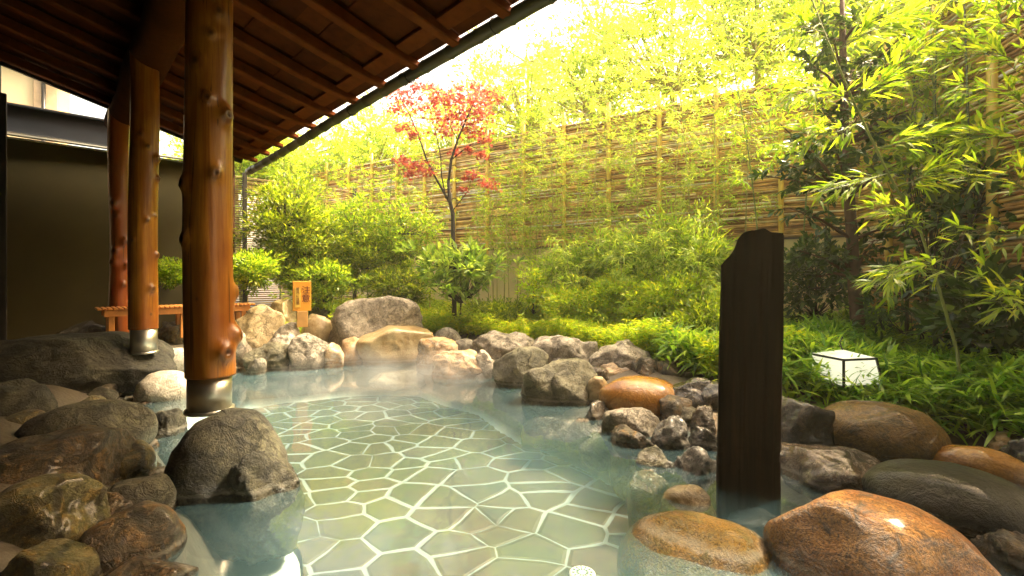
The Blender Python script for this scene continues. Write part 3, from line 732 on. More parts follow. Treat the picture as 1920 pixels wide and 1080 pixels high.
# neighbouring house above the wall
hs = tag(empty("neighbour_house", W(-1.5, 10.5, .3)), "pale cream house wall with brown downpipe glimpsed above the dark parapet", "building")
mb = MB(); mb.box(W(-2.6, 10.5, 2.9), (4.3, .3, 5.6), B, A, Z); mb.build("wall", PLASTER2, hs)
mb = MB(); mb.box(W(-2.6, 10.31, 4.75), (4.3, .08, .14), B, A, Z, .01); mb.build("band_course", plain("house_band", (.55, .36, .16), .8), hs)
mb = MB(); mb.box(W(-.83, 10.28, 3.2), (.36, .12, 5.0), B, A, Z, .01); mb.build("corner_board", plain("corner_board_wood", (.45, .34, .22), .7), hs)
mb = MB(); mb.tube([W(-.86, 10.16, 1), W(-.86, 10.16, 5.7)], .035, 12); mb.build("downpipe", BLACKM, hs, True)
mb = MB(); mb.box(W(-2.6, 10.4, 5.78), (4.6, .9, .12), B, A, Z, .01); mb.build("roof", CAPM, hs)

# bench of slats
bench = tag(empty("slatted_bench", W(.7, 5.15, .43)), "low orange brown slatted wooden bench behind the second pillar", "bench")
mb = MB()
for i in range(34):
    mb.box(W(-.28 + .058 * i, 5.15, .862), (.042, .50, .028), B, A, Z, .006)
mb.build("seat_slats", BENCHW, bench)
mb = MB()
for t_ in (4.95, 5.35): mb.box(W(.68, t_, .80), (1.82, .04, .09), B, A, Z, .005)
mb.build("apron", BENCHW, bench)
for e_ in (-.15, .68, 1.5):
    for t_ in (4.98, 5.32):
        mb = MB(); mb.box(W(e_, t_, .58), (.07, .06, .38), B, A, Z, .006); mb.build("leg", BENCHW, bench)

# dark slatted screen right of the wall end
scr = tag(empty("slatted_screen", W(2.6, 7.3, .3)), "dark slatted screen fence with daylight gaps between the corner post and the shrubs", "fence")
mb = MB(); rng = random.Random(8)
for i in range(66):
    z = .5 + i * .044
    mb.tube([W(1.85, 7.3, z + rng.uniform(-.006, .006)), W(3.2, 7.3 + rng.uniform(-.01, .01), z + rng.uniform(-.006, .006)), W(4.6, 7.3, z + rng.uniform(-.006, .006))], .011, 6)
mb.build("slats", rod_mat("screen_rods", .55), scr)
for e_ in (1.9, 2.12, 3.2, 4.5):
    mb = MB(); mb.box(W(e_, 7.26, 1.9), (.075, .06, 3.1), B, A, Z, .006); mb.build("post", DARKW, scr)

# wooden notice
c = px(566, 583, 7.15); nd = (Vector((0, 0, 0)) - Vector((c.x, c.y, 0))).normalized(); nd = (nd + Vector((.12, 0, 0))).normalized(); nx = Vector((-nd.y, nd.x, 0))
sg = tag(empty("wooden_notice", (c.x, c.y, .5)), "small orange wooden notice board with dark red characters on a stand at the far rim", "sign")
zc = (px(566, 527, 7.15).z + c.z) / 2; hh = (px(566, 527, 7.15).z - c.z)
mb = MB(); mb.box(Vector((c.x, c.y, zc)), (.255, .035, hh), nx, nd, Z, .008); mb.build("board", ORANGEW, sg)
mb = MB(); mb.box(Vector((c.x, c.y, zc - .02)) + nx * -.058 + nd * .0205, (.075, .006, hh * .66), nx, nd, Z); mb.build("text_panel", plain("yellow_panel", (.72, .46, .07), .5), sg)
mb = MB(); mb.box(Vector((c.x, c.y, .68)) - nx * -.005, (.15, .07, c.z - .56), nx, nd, Z, .006); mb.build("stand", plain("stand_wood", (.50, .27, .08), .6), sg)
INK = plain("dark_red_ink", (.16, .02, .01), .7)
def text_part(name, txt, pos, size, mat, parent, ax, fwd):
    cu = bpy.data.curves.new(name, 'FONT'); cu.body = txt; cu.size = size; cu.extrude = .001; cu.align_x = 'CENTER'; cu.align_y = 'CENTER'; cu.space_line = 1.0
    o = bpy.data.objects.new(name, cu); COL.objects.link(o)
    dg = bpy.context.evaluated_depsgraph_get(); me = bpy.data.meshes.new_from_object(o.evaluated_get(dg))
    bpy.data.objects.remove(o)
    M = Matrix((( ax.x, 0, fwd.x, pos.x), (ax.y, 0, fwd.y, pos.y), (0, 1, 0, pos.z), (0, 0, 0, 1)))
    me.transform(M); me.name = name
    return link(name, me, mat, parent)
text_part("large_lettering", "注\n意", Vector((c.x, c.y, zc + .02)) + nx * .055 + nd * .0205, .125, INK, sg, nx, nd)
text_part("small_lettering", "足\n元\nに\n注\n意", Vector((c.x, c.y, zc - .0)) + nx * -.058 + nd * .0255, .052, INK, sg, nx, nd)

# paper garden lantern
c = px(1580, 712, 4.25); c.z = .37
lan = tag(empty("garden_lantern", c), "square white paper lantern with a black frame standing in the bamboo grass", "lantern")
lr = R(12); lx = Vector((math.cos(lr), math.sin(lr), 0)); ly = Vector((-lx.y, lx.x, 0))
b_, t_, h_ = .185, .150, .235
def lp(i, j, z, k): return c + lx * (i * k) + ly * (j * k) + Z * z
k = NT("lantern_paper"); pbs = k.n("BsdfPrincipled", {"Base Color": (.86, .84, .74), "Roughness": .8}); trn = k.n("BsdfTranslucent", {0: (.9, .88, .75)}); em = k.n("Emission", {0: (1, .93, .72), 1: .12})
PAPER = k.done(k.n("AddShader", {0: k.n("MixShader", {0: .5, 1: pbs, 2: trn}), 1: em}))
LB, LT = .165, .195
for (i, j), (i2, j2) in (((-1, -1), (1, -1)), ((1, -1), (1, 1)), ((1, 1), (-1, 1)), ((-1, 1), (-1, -1))):
    mb = MB(); mb.add([lp(i, j, .02, LT * .98), lp(i2, j2, .02, LT * .98), lp(i2, j2, .225, LB * .98), lp(i, j, .225, LB * .98)], [(0, 1, 2, 3)]); mb.build("paper_pane", PAPER, lan)
mb = MB(); mb.add([lp(-1, -1, .24, LB), lp(1, -1, .24, LB), lp(1, 1, .24, LB), lp(-1, 1, .24, LB), lp(0, 0, .29, 0)], [(0, 1, 4), (1, 2, 4), (2, 3, 4), (3, 0, 4)]); mb.build("paper_top", PAPER, lan)
mb = MB()
for (i, j), (i2, j2) in (((-1, -1), (1, -1)), ((1, -1), (1, 1)), ((1, 1), (-1, 1)), ((-1, 1), (-1, -1))):
    mb.tube([lp(i, j, .232, LB * 1.03), lp(i2, j2, .232, LB * 1.03)], .012, 4); mb.tube([lp(i, j, .01, LT * 1.02), lp(i2, j2, .01, LT * 1.02)], .010, 4)
    mb.tube([lp(i, j, 0, LT * 1.02), lp(i, j, .235, LB * 1.02)], .011, 4)
mb.build("frame", BLACKM, lan)
mb = MB(); mb.tube([lp(0, 0, .28, 0), lp(0, 0, .36, 0) - lx * .03, lp(0, 0, .40, 0)], .006, 6); mb.tube([lp(0, 0, .29, 0), lp(0, 0, .34, 0) + ly * .05], .004, 5); mb.build("finial", BLACKM, lan)

# old square timber post in the foreground
def timber():
    Yp = 2.98; c = px(1398, 700, Yp)
    wd = wood_mat("blackened_timber", (.007, .005, .0035), (.026, .013, .007), (.012, .007, .004), rough=.85, knot=False, coat=0)
    m = wd.node_tree
    nx_, nz_ = 34, 110; rot = R(-24); ux = Vector((math.cos(rot), math.sin(rot), 0)); uy = Vector((-ux.y, ux.x, 0))
    hw = .170; hd = .115
    ring = []
    for i in range(nx_): ring.append((-hw + 2 * hw * i / nx_, -hd))
    for i in range(8): ring.append((hw, -hd + 2 * hd * i / 8))
    for i in range(nx_): ring.append((hw - 2 * hw * i / nx_, hd))
    for i in range(8): ring.append((-hw, hd - 2 * hd * i / 8))
    V = []; n = len(ring)
    for k_ in range(nz_ + 1):
        f = k_ / nz_
        for (a, b) in ring:
            s = 1.06 - .06 * f
            if abs(a) > hw * .99 and abs(b) > hd * .99: s *= .965
            ang = math.atan2(b, a)
            s *= 1 + .05 * noise.fractal(Vector((a * 26, b * 26, f * 1.6 + 3)), 1, 2, 5) - .05 * max(0, noise.noise(Vector((a * 45, b * 45, f * 2.2))) - .25) * 3 + .02 * noise.noise(Vector((a * 4, b * 4, f * 7)))
            if .33 < f < .36: s *= .975
            # broken top: low on the left, peak a third across, falling at the right
            u = a / hw
            top = 1.585 - .20 * sstep(0.0, 1.0, (-u - .15) / .85) - .03 * sstep(.4, 1.0, u) + .02 * noise.noise(Vector((a * 20, b * 20, 5)))
            zb = -.45; z = zb + (top - zb) * f
            p = c + ux * a * s + uy * b * s
            V.append((p.x + .035 * f, p.y, z))
    idx = []
    for k_ in range(nz_):
        for j in range(n): a_ = k_ * n + j; b2 = k_ * n + (j + 1) % n; idx.append((a_, b2, b2 + n, a_ + n))
    me = bpy.data.meshes.new("old_timber_post"); me.from_pydata(V, [], idx + [tuple(range(nz_ * n, nz_ * n + n))]); me.update()
    o = link("old_timber_post", me, wd); tag(o, "blackened square timber post with a broken slanting top standing in the water", "post")
timber()

# white drain grille on the pool floor
c = Vector((*fl(1092, 1081), -.44)); dg_ = tag(empty("drain_grille", c), "round white grille on the pool floor at the bottom edge", "drain")
mb = MB(); mb.tube([c + Z * .002, c + Z * .018, c + Z * .024], [.078, .076, .060], 40); mb.build("rim", WHITEM, dg_, True)
mb = MB()
for i in range(12):
    a = i * PI / 6
    for r_ in (.030, .052):
        p = c + Vector((math.cos(a) * r_, math.sin(a) * r_, .0265)); mb.box(p, (.014, .006, .004), Vector((math.cos(a), math.sin(a), 0)), Vector((-math.sin(a), math.cos(a), 0)), Z)
mb.build("slots", plain("grille_slot", (.10, .22, .20), .6), dg_)
#@@FENCE
# ---------------------------------------------------------------- bamboo brushwood fences
FD = Vector((-.835, .55, 0)).normalized()      # rear fence runs away to the left
FC = Vector((5.15, 7.15, 0))                   # corner of the two fences
FS = Vector((-.232, -.973, 0)).normalized()    # side fence comes forward on the right
def fence(name, label, o0, d, L, z0, z1, posts, seed, pitch=.017, base=True):
    rng = random.Random(seed); root = tag(empty(name, o0 + Z * .5), label, "fence")
    nrm_ = Vector((-d.y, d.x, 0)); 
    if nrm_.dot(-o0) < 0: nrm_ = -nrm_
    mb = MB(); z = z0; lay = 0
    while z < z1:
        lay = 1 - lay; s = -rng.uniform(0, 1.5)
        while s < L:
            ln = rng.uniform(1.0, 2.4); a = max(s, 0); b = min(s + ln, L)
            if b - a > .08:
                r_ = rng.uniform(.012, .020)
                za, zb_ = z + rng.uniform(-.016, .016), z + rng.uniform(-.016, .016)
                p = [o0 + d * (a + (b - a) * q) + Z * (za * (1 - q) + zb_ * q + rng.uniform(-.006, .006)) + nrm_ * (rng.uniform(-.012, .012) + (.02 if lay else -.02)) for q in (0, .5, 1)]
                mb.tube(p, [r_, r_ * rng.uniform(.9, 1.1), r_ * rng.uniform(.7, 1)], 6, False)
            s += ln + rng.uniform(0, .03)
        z += pitch * rng.uniform(.82, 1.18)
    mb.build("brushwood_panel", RODS, root, True)
    mb = MB(); mb.box(o0 + d * (L / 2) - nrm_ * .06 + Z * ((z0 + z1) / 2), (L, .02, z1 - z0 - .06), d, nrm_, Z); mb.build("backing_mat", BACKM, root)
    for s in posts:
        for sgn in (1,):
            mb = MB(); pts = []; rad = []; q = z0 - .1
            while q < z1 + .05:
                for dq, rr in ((0, .043), (.015, .048), (.03, .043), (.3, .042)): pts.append(o0 + d * s + nrm_ * .07 + Z * (q + dq)); rad.append(rr)
                q += .36
            mb.tube(pts, rad, 12); po = mb.build("post", FPOST, root, True)
            q = z0 + .45; mb = MB()
            while q < z1 - .1:
                cc = o0 + d * s + nrm_ * .07 + Z * q
                mb.tube([cc + d * (.05 * math.cos(a)) + nrm_ * (.05 * math.sin(a)) + Z * .01 * math.sin(3 * a) for a in [i * PI / 6 for i in range(13)]], .008, 5, False)
                mb.tube([cc + nrm_ * .05, cc + nrm_ * .06 + d * .06 - Z * .05], .005, 4)
                q += .78; mb.build("tie", TIE, po); mb = MB()
    for z in (z0 + .02, z0 + .75, z1 - .05):
        mb = MB(); mb.tube([o0 + nrm_ * .035 + Z * z + d * q for q in np.linspace(0, L, 12)], .022, 8); mb.build("rail", plain("fence_rail", (.26, .14, .04), .5, var=.3), root, True)
    return root
# post positions follow the photo: one metre apart
def s_at(x):                   # distance along the rear fence where photo column x meets it
    q = (x - 960) / F
    return (FC.x - q * FC.y) / (q * FD.y - FD.x)
s0 = s_at(1238)
fence("rear_bamboo_fence", "tall rear fence of horizontal bamboo brushwood held by yellow bamboo posts", FC, FD, 15.0, 1.93, 4.42, [s0 + .967 * i for i in range(-3, 11) if s0 + .967 * i > .3], 11)
fence("side_bamboo_fence", "right side fence of horizontal bamboo brushwood running forward from the corner", FC + Vector((.05, -.02, 0)) - FS * .35, FS, 6.95, .62, 4.42, [1.25, 2.25, 3.07, 4.05, 5.05], 12, pitch=.022)
bw = tag(empty("base_wall", FC + Z * .4), "low cream rendered base wall below the rear bamboo fence", "wall")
mb = MB(); n_ = Vector((-FD.y, FD.x, 0)); 
mb.box(FC + FD * 7.5 + Z * 1.1, (15.0, .14, 1.6), FD, n_, Z); mb.build("wall_face", BASEWALL, bw)
mb = MB(); mb.box(FC + FD * 7.5 + Z * 1.915, (15.0, .18, .03), FD, n_, Z); mb.build("coping", plain("coping_dark", (.10, .07, .05), .7), bw)

# ---------------------------------------------------------------- foliage
def leaf_mesh(name, P, D, N, L, Wd, kind='lance', droop=.25):
    """many leaves as one mesh. P base points, D directions, N upper side, L length, Wd width"""
    P, D, N = np.asarray(P, float), np.asarray(D, float), np.asarray(N, float)
    D /= np.linalg.norm(D, axis=1)[:, None] + 1e-9
    S = np.cross(D, N); S /= np.linalg.norm(S, axis=1)[:, None] + 1e-9
    N = np.cross(S, D)
    L = np.broadcast_to(L, (len(P),)); Wd = np.broadcast_to(Wd, (len(P),))
    if kind == 'lance': T = [(0, 0, 0), (.28, -.5, -.02), (.28, .5, -.02), (.65, -.38, -.10), (.65, .38, -.10), (1, 0, -.28)]; F4 = [(1, 2, 4, 3)]; F3 = [(0, 2, 1), (3, 4, 5)]
    elif kind == 'quad': T = [(0, 0, 0), (.45, -.5, -.03), (1, 0, -.2), (.45, .5, -.03)]; F4 = [(0, 3, 2, 1)]; F3 = []
    elif kind == 'oval': T = [(0, 0, 0), (.25, -.42, .05), (.25, .42, .05), (.65, -.45, .02), (.65, .45, .02), (1, 0, -.12), (.45, 0, -.06)]; F4 = [(0, 6, 3, 1), (0, 2, 4, 6)]; F3 = [(6, 5, 3), (6, 4, 5)]
    elif kind == 'maple':
        T = []; 
        for i in range(7):
            a = R(-135 + 45 * i); T += [(.45 + .55 * math.cos(a), .55 * math.sin(a) * 2 * .5, -.05)]
            if i < 6: a2 = a + R(22.5); T += [(.45 + .2 * math.cos(a2), .2 * math.sin(a2), .02)]
        F4 = []; T = [(.4, 0, 0)] + T; F3 = [(0, i + 1, i) for i in range(1, 13)]
    T = np.array(T); k = len(T); n = len(P)
    V = P[:, None, :] + D[:, None, :] * (T[None, :, 0:1] * L[:, None, None]) + S[:, None, :] * (T[None, :, 1:2] * Wd[:, None, None]) + N[:, None, :] * (T[None, :, 2:3] * L[:, None, None] * droop * 4)
    V = V.reshape(-1, 3); off = (np.arange(n) * k)[:, None]
    pol = []
    for f in F4: pol.append(off + np.array(f)[None, :])
    for f in F3: pol.append(off + np.array(f)[None, :])
    return mesh_np(name, V, pol)

def rnd_unit(r, n):
    v = r.normal(size=(n, 3)); return v / np.linalg.norm(v, axis=1)[:, None]

def bamboo(base, h, lean=(0, 0), label="", group=None, seed=1, nb=60, L=.085, Wf=.16, start=.25, r0=.012, bl=.45, per=16, mat=None, cmat=None, name="bamboo", twigs=True, droop=.3):
    r = np.random.default_rng(seed); rng = random.Random(seed)
    base = Vector((base[0], base[1], gz(base[0], base[1]) - .03)) if len(base) == 2 else Vector(base)
    root = tag(empty(name, base), label, "bamboo", group)
    lean = Vector((lean[0], lean[1], 0))
    def at(f): return base + Z * (h * f * (1 - .10 * f * lean.length / max(h, 1))) + lean * (f ** 1.9)
    mb = MB(); n = 22; pts = []; rad = []
    for i in range(n + 1):
        f = i / n; rr = r0 * (1 - .8 * f)
        p = at(f); pts += [p, p + (at(min(1, f + .004)) - p) * .9 + Z * .001]; rad += [rr * 1.18, rr]
    mb.tube(pts, rad, 7); 
    PP, DD = [], []
    for b in range(nb):
        f = start + (1 - start) * (b + rng.random()) / nb
        p = at(f); a = rng.uniform(0, 2 * PI); ln = bl * rng.uniform(.5, 1.15) * (1.15 - .55 * f)
        up = rng.uniform(.15, .9)
        d = Vector((math.cos(a), math.sin(a), up)).normalized()
        q1 = p + d * ln * .5; q2 = p + d * ln * .9 + Vector((math.cos(a), math.sin(a), -.2)) * ln * .25
        if twigs: mb.tube([p, q1, q2], [r0 * .22, r0 * .16, r0 * .08], 3, False)
        m = max(3, int(per * ln / bl))
        for _ in range(m):
            u = rng.uniform(.25, 1.05)
            pt = p.lerp(q1, u * 2) if u < .5 else q1.lerp(q2, (u - .5) * 2)
            dd = (q2 - p).normalized() * .7 + Vector((rng.uniform(-1, 1), rng.uniform(-1, 1), rng.uniform(-1.0, .35)))
            PP.append(pt[:]); DD.append(dd[:])
    mb.build("culm", cmat or CULM, root, True)
    PP = np.array(PP) + r.normal(0, .02, (len(PP), 3)); DD = np.array(DD); N = np.array([0, 0, 1.0]) + r.normal(0, .45, (len(PP), 3))
    Ls = L * r.uniform(.6, 1.25, len(PP))
    link("foliage", leaf_mesh("foliage", PP, DD, N, Ls, Ls * Wf, 'lance' if L > .10 else 'quad', droop), mat or G_BAMBOO, root)
    return root

def bush(center, size, n_cl, per, L, Wf, mat, label, cat="shrub", name="shrub", group=None, seed=1, kind='quad', trunk=None, trunk_r=.04, spread=.16, flat=.6, bark=None, up=.3, shell=.45, stems=True, rad_dir=.6, droop=.25, holes=0.0):
    """crown of leaf clumps on twigs; trunk = list of points from the ground to the crown"""
    r = np.random.default_rng(seed); rng = random.Random(seed)
    c = np.array(center, float); s = np.array(size, float)
    base = Vector(trunk[0]) if trunk else Vector((c[0], c[1], max(0, c[2] - s[2])))
    root = tag(empty(name, base), label, cat, group)
    u = rnd_unit(r, n_cl); rad = (shell + (1 - shell) * r.random(n_cl)) ** .8
    lump = np.array([1 + .45 * noise.noise(Vector(q) * 1.7 + Vector((seed * 1.3, 5, 0))) for q in u])
    rad = rad * lump * (1 + .7 * (r.random(n_cl) < .16) * r.random(n_cl))
    C = u * rad[:, None]
    if holes > 0:       # uneven crown: thin out where a coarse noise is low
        keep = []
        for q in C:
            keep.append(noise.noise(Vector(q) * 1.9 + Vector((seed, 0, 0))) > -0.35 + holes * .5)
        C = C[np.array(keep)]
    C = c + C * s
    nc = len(C)
    idx = np.repeat(np.arange(nc), per)
    csz = spread * r.uniform(.4, 1.5, nc)
    d0 = rnd_unit(r, len(idx)); P = C[idx] + d0 * (np.cbrt(r.random(len(idx))) * csz[idx])[:, None] * np.array([1, 1, flat])
    out = (C - c) / s; D = out[idx] * rad_dir + d0 * .8 + np.array([0, 0, up]) + r.normal(0, .3, (len(idx), 3))
    N = np.array([0, 0, 1.0]) + r.normal(0, .5, (len(idx), 3)) + out[idx] * .4
    Ls = L * r.uniform(.6, 1.25, len(idx))
    me = leaf_mesh("crown", P, D, N, Ls, Ls * Wf, kind, droop)
    link("crown", me, mat, root)
    if stems:
        mb = MB(); b = bark or BARK
        tr = [Vector(q) for q in trunk] if trunk else [base, Vector((c[0], c[1], c[2] - s[2] * .3)), Vector(c)]
        m = len(tr); mb.tube(tr, [trunk_r * (1 - .75 * i / (m - 1)) for i in range(m)], 10)
        for q in C[:: max(1, nc // 90)]:
            q = Vector(q)
            # leave the trunk below the clump
            best = min(range(m), key=lambda i: (tr[i] - q).length + (1.2 if tr[i].z > q.z - .05 else 0))
            a = tr[best]; d = (q - a)
            mid = a + d * .5 + Z * (-.08 * d.length) + Vector((rng.uniform(-.05, .05), rng.uniform(-.05, .05), 0)) * d.length
            mb.tube([a, mid, q], [trunk_r * .28, trunk_r * .18, trunk_r * .07], 4, False)
        mb.build("trunk", b, root, True)
    return root

def at_x(x, y, Y): p = px(x, y, Y); return (p.x, p.y, p.z)
# -- trees beyond the rear fence, sunlit
TG = "trees beyond the rear fence"
far = [ # x, y centre px, Y, size, label
 (440, 312, 15, (2.0, 1.6, 1.1), "bright leafy tree beyond the fence next to the eave corner"),
 (560, 318, 15, (2.2, 1.6, 1.0), "bright leafy tree beyond the fence between the eave corner and the maple"),
 (700, 288, 16, (2.1, 1.6, 1.4), "pale yellow green tree beyond the fence behind the left maple limb"),
 (860, 280, 16, (2.1, 1.6, 2.0), "low yellow green tree beyond the fence behind the red maple crown"),
 (990, 190, 15, (2.3, 1.8, 2.4), "yellow green tree beyond the fence just right of the red maple"),
 (1120, 150, 13.5, (2.3, 1.6, 2.6), "yellow green tree beyond the fence above the middle yellow posts"),
 (1260, 90, 12, (2.2, 1.6, 2.7), "tall yellow green tree beyond the fence left of the dark evergreen"),
 (1420, 30, 11, (2.2, 1.5, 2.8), "tall bright tree behind the dark evergreen and above the fence corner"),
 (1620, 20, 9.5, (1.8, 1.2, 2.0), "bright tree beyond the side fence behind the top of the evergreen"),
 (1860, -40, 8.5, (1.7, 1.0, 1.6), "bright tree beyond the side fence at the upper right corner"),
]
for i, (x, y, Y, s, lb) in enumerate(far):
    c = at_x(x, y, Y); t0 = (c[0] + .3, c[1], .5)
    bush(c, s, 300 if 650 < x < 1300 else 460, 34, .14, .5, G_BRIGHT, lb, "tree", "leafy_tree", TG, 200 + i, trunk=[t0, (c[0] + .1, c[1], c[2] * .5), (c[0], c[1], c[2] - s[2] * .4), (c[0], c[1], c[2] + s[2] * .5)], trunk_r=.13, spread=.36, flat=.5, shell=.15, bark=CULM_Y, holes=.35)

# -- bamboos planted before the rear fence
sd_ = 300
ORD = "first second third fourth fifth sixth seventh eighth ninth tenth".split()
def row(items, h, nb, per, label, group, **kw):
    global sd_
    items = sorted(items)
    for io, (x, Y, hh, lx_) in enumerate(items):
        sd_ += 1; X = (x - 960) / F * Y
        bamboo((X, Y), h * hh, (lx_, -.15), ORD[io] + " from the left of the " + label, group, sd_, nb=nb, per=per, **kw)
row([(525, 9.6, .95, .2), (562, 10.2, 1.05, -.3), (600, 9.8, .9, .3), (640, 10.6, 1.0, .1), (690, 10.2, .95, -.2), (722, 9.8, 1.0, .3)], 4.3, 76, 34,
    "slender bamboos between slatted screen and red maple", "slender bamboos left of the maple", L=.10, mat=G_BAMBOO, cmat=CULM, bl=.6)
row([(775, 9.7, .9, -.2), (806, 10.2, .95, .2), (925, 9.6, 1.0, -.2), (945, 9.3, 1.05, .3), (970, 9.9, .95, .2)], 4.6, 76, 32,
    "thin pale culmed bamboos flanking the red maple", "slender bamboos round the maple", L=.10, mat=G_BAMBOO, cmat=CULM_Y, bl=.6)
row([(1000, 9.2, 1.0, .4), (1040, 9.0, 1.1, -.2), (1075, 8.8, .95, .3), (1110, 8.6, 1.1, .2), (1160, 8.4, 1.0, .5), (1200, 8.2, 1.1, -.3), (1262, 8.0, 1.15, .2), (1300, 7.6, 1.0, -.4), (1345, 7.6, 1.15, -.2), (1395, 7.4, 1.1, .2)], 4.9, 80, 34,
    "tall yellow green bamboos before the yellow fence posts", "tall bamboos in front of the rear fence", L=.10, mat=G_BRIGHT, cmat=CULM_Y, bl=.6, start=.3)
row([(885, 8.9, 1, .05), (898, 8.6, 1.1, -.05), (915, 8.8, .9, .1), (932, 8.5, 1.05, .0), (955, 8.7, 1, -.1), (975, 8.6, .95, .1), (992, 8.9, 1.1, .05), (1010, 8.7, .9, .1)], 2.6, 26, 18,
    "young bare stemmed bamboos before the cream base wall", "young bamboos before the base wall", L=.085, mat=G_BAMBOO, cmat=CULM_Y, bl=.32, start=.35, r0=.010)
row([(1035, 8.0, 1, .1), (1080, 7.7, .9, -.2), (1125, 7.6, 1.1, .2), (1170, 7.2, .9, -.1), (1215, 7.2, 1.1, .2), (1255, 6.9, .95, -.2), (1300, 6.6, 1.05, .1), (1325, 6.4, .8, -.2)], 1.7, 44, 26,
    "young leafy bamboos between azaleas and base wall", "young leafy bamboos in the middle of the garden", L=.115, mat=G_BRIGHT, cmat=CULM_Y, bl=.42, start=.1, r0=.008, Wf=.13)
# tall arching bamboos over the right part
row([(1430, 6.6, 1.0, -.9), (1500, 6.2, 1.0, .5), (1560, 6.4, 1.0, -.5), (1690, 5.4, .95, .4), (1760, 5.0, .95, -.3)], 5.6, 76, 26,
    "arching long leafed bamboos before the fence corner", "arching bamboos at the fence corner", L=.14, mat=G_BAMBOO, cmat=CULM, bl=.7, start=.38, Wf=.14)

# -- red maple
mp_b = at_x(852, 588, 8.6); YM = 8.6
def mpx(x, y, dY=0): return Vector(at_x(x, y, YM + dY))
mapl = tag(empty("red_maple", (mp_b[0], mp_b[1], gz(mp_b[0], mp_b[1]))), "young maple with red leaves and a forked dark trunk standing before the rear fence", "tree")
mb = MB(); gb = Vector((mp_b[0], mp_b[1], gz(mp_b[0], mp_b[1]) - .05))
limbs = [[gb, mpx(851, 500), mpx(850, 455), mpx(849, 400), mpx(843, 375), mpx(841, 340)],
         [mpx(841, 340), mpx(846, 300), mpx(858, 262), mpx(878, 215), mpx(892, 185), mpx(900, 165)],
         [mpx(843, 380), mpx(815, 330), mpx(800, 300), mpx(785, 255), mpx(768, 215), mpx(748, 178)],
         [mpx(836, 372), mpx(828, 330, .1), mpx(826, 290, .1), mpx(815, 240, .1), mpx(800, 205, .1)],
         [mpx(846, 300), mpx(880, 272, -.2), mpx(906, 262, -.3), mpx(915, 230, -.3)],
         [mpx(800, 300), mpx(778, 303, -.2), mpx(757, 300, -.2)], [mpx(849, 395), mpx(880, 355, -.2), mpx(912, 338, -.2)], [mpx(858, 262), mpx(838, 225), mpx(832, 185)]]
for i, l in enumerate(limbs):
    r0_ = (.045, .026, .022, .014, .011, .008, .009, .010)[i]
    mb.tube(l, [r0_ * (1 - (.35 if i == 0 else .75) * j / (len(l) - 1)) for j in range(len(l))], 8)
tw = []
cl = [(765, 190, 24), (748, 175, 16), (785, 165, 14), (795, 205, 18), (825, 175, 18), (840, 190, 16), (868, 180, 20), (880, 205, 26), (900, 190, 20), (870, 235, 20), (890, 248, 20), (915, 175, 14), (935, 185, 8),
      (760, 240, 14), (775, 252, 10), (757, 305, 12), (785, 312, 16), (800, 322, 10), (835, 245, 12), (900, 215, 20), (850, 215, 14), (855, 285, 8), (880, 280, 8), (910, 262, 10), (905, 290, 8), (885, 330, 12), (915, 345, 12), (828, 222, 14), (812, 190, 10),
      (770, 325, 8), (870, 355, 6), (740, 205, 10), (892, 162, 8), (860, 165, 8), (808, 160, 7)]
rM = np.random.default_rng(7); PP = []; 
for (x, y, w_) in cl:
    cc = mpx(x, y, rM.uniform(-.45, .45)); n_l = int(w_ * 6.5)
    near = min((p for l in limbs for p in l), key=lambda p: (p - cc).length)
    mb.tube([near, (near + cc) / 2 + Z * .03, cc], [.006, .004, .002], 4, False)
    q = rM.normal(size=(n_l, 3)) * np.array([1, 1, .45]) * (w_ / F * YM * .75) + np.array(cc[:]); PP.append(q)
PP = np.concatenate(PP); n_l = len(PP)
mb.build("trunk", BARK, mapl, True)
DD = rM.normal(size=(n_l, 3)) + np.array([0, 0, -.2]); NN = np.array([0, 0, 1.0]) + rM.normal(0, .5, (n_l, 3)); Ls = rM.uniform(.06, .10, n_l)
link("crown", leaf_mesh("crown", PP, DD, NN, Ls, Ls, 'maple', .1), G_RED, mapl)

# -- shrubs on the left, before the screen
bush(at_x(535, 425, 9.2), (.65, .6, .95), 200, 42, .10, .30, G_MID, "tall loose shrub growing before the slatted screen under the eave corner", seed=21, trunk_r=.03, spread=.2, holes=.3)
bush(at_x(468, 505, 8.3), (.42, .4, .26), 100, 42, .085, .32, G_BAMBOO, "dense green shrub at the end of the bench", seed=22, trunk_r=.02, spread=.13)
bush(at_x(560, 455, 9.3), (.8, .6, .75), 200, 44, .10, .30, G_MID, "rounded shrub behind the wooden notice", seed=23, trunk_r=.03, spread=.18, holes=.2)
bush(at_x(605, 525, 9.0), (.6, .5, .42), 170, 42, .085, .32, G_BAMBOO, "low shrub spreading right of the wooden notice", seed=24, trunk_r=.02, spread=.17, flat=.35)
bush(at_x(690, 490, 9.6), (.75, .55, .50), 200, 44, .09, .30, G_MID, "layered shrub behind the stratified rock", seed=25, trunk_r=.025, spread=.16, flat=.3)
bush(at_x(745, 535, 9.2), (.6, .45, .38), 150, 44, .085, .32, G_MID, "low dark shrub right above the stratified rock", seed=26, trunk_r=.02, spread=.17, flat=.3)
bush(at_x(660, 425, 9.9), (.9, .5, .55), 170, 36, .075, .45, G_BAMBOO, "light shrub against the fence left of the maple", seed=27, trunk_r=.02, spread=.2, holes=.4)
bush(at_x(760, 440, 9.6), (.75, .5, .6), 150, 36, .075, .45, G_BAMBOO, "light green shrub just left of the maple trunk", seed=28, trunk_r=.02, spread=.2, holes=.3)
bush(at_x(320, 512, 8.6), (.22, .3, .22), 60, 40, .07, .35, G_BAMBOO, "small dark shrub seen between the second and front pillars", seed=29, trunk_r=.015, spread=.1)
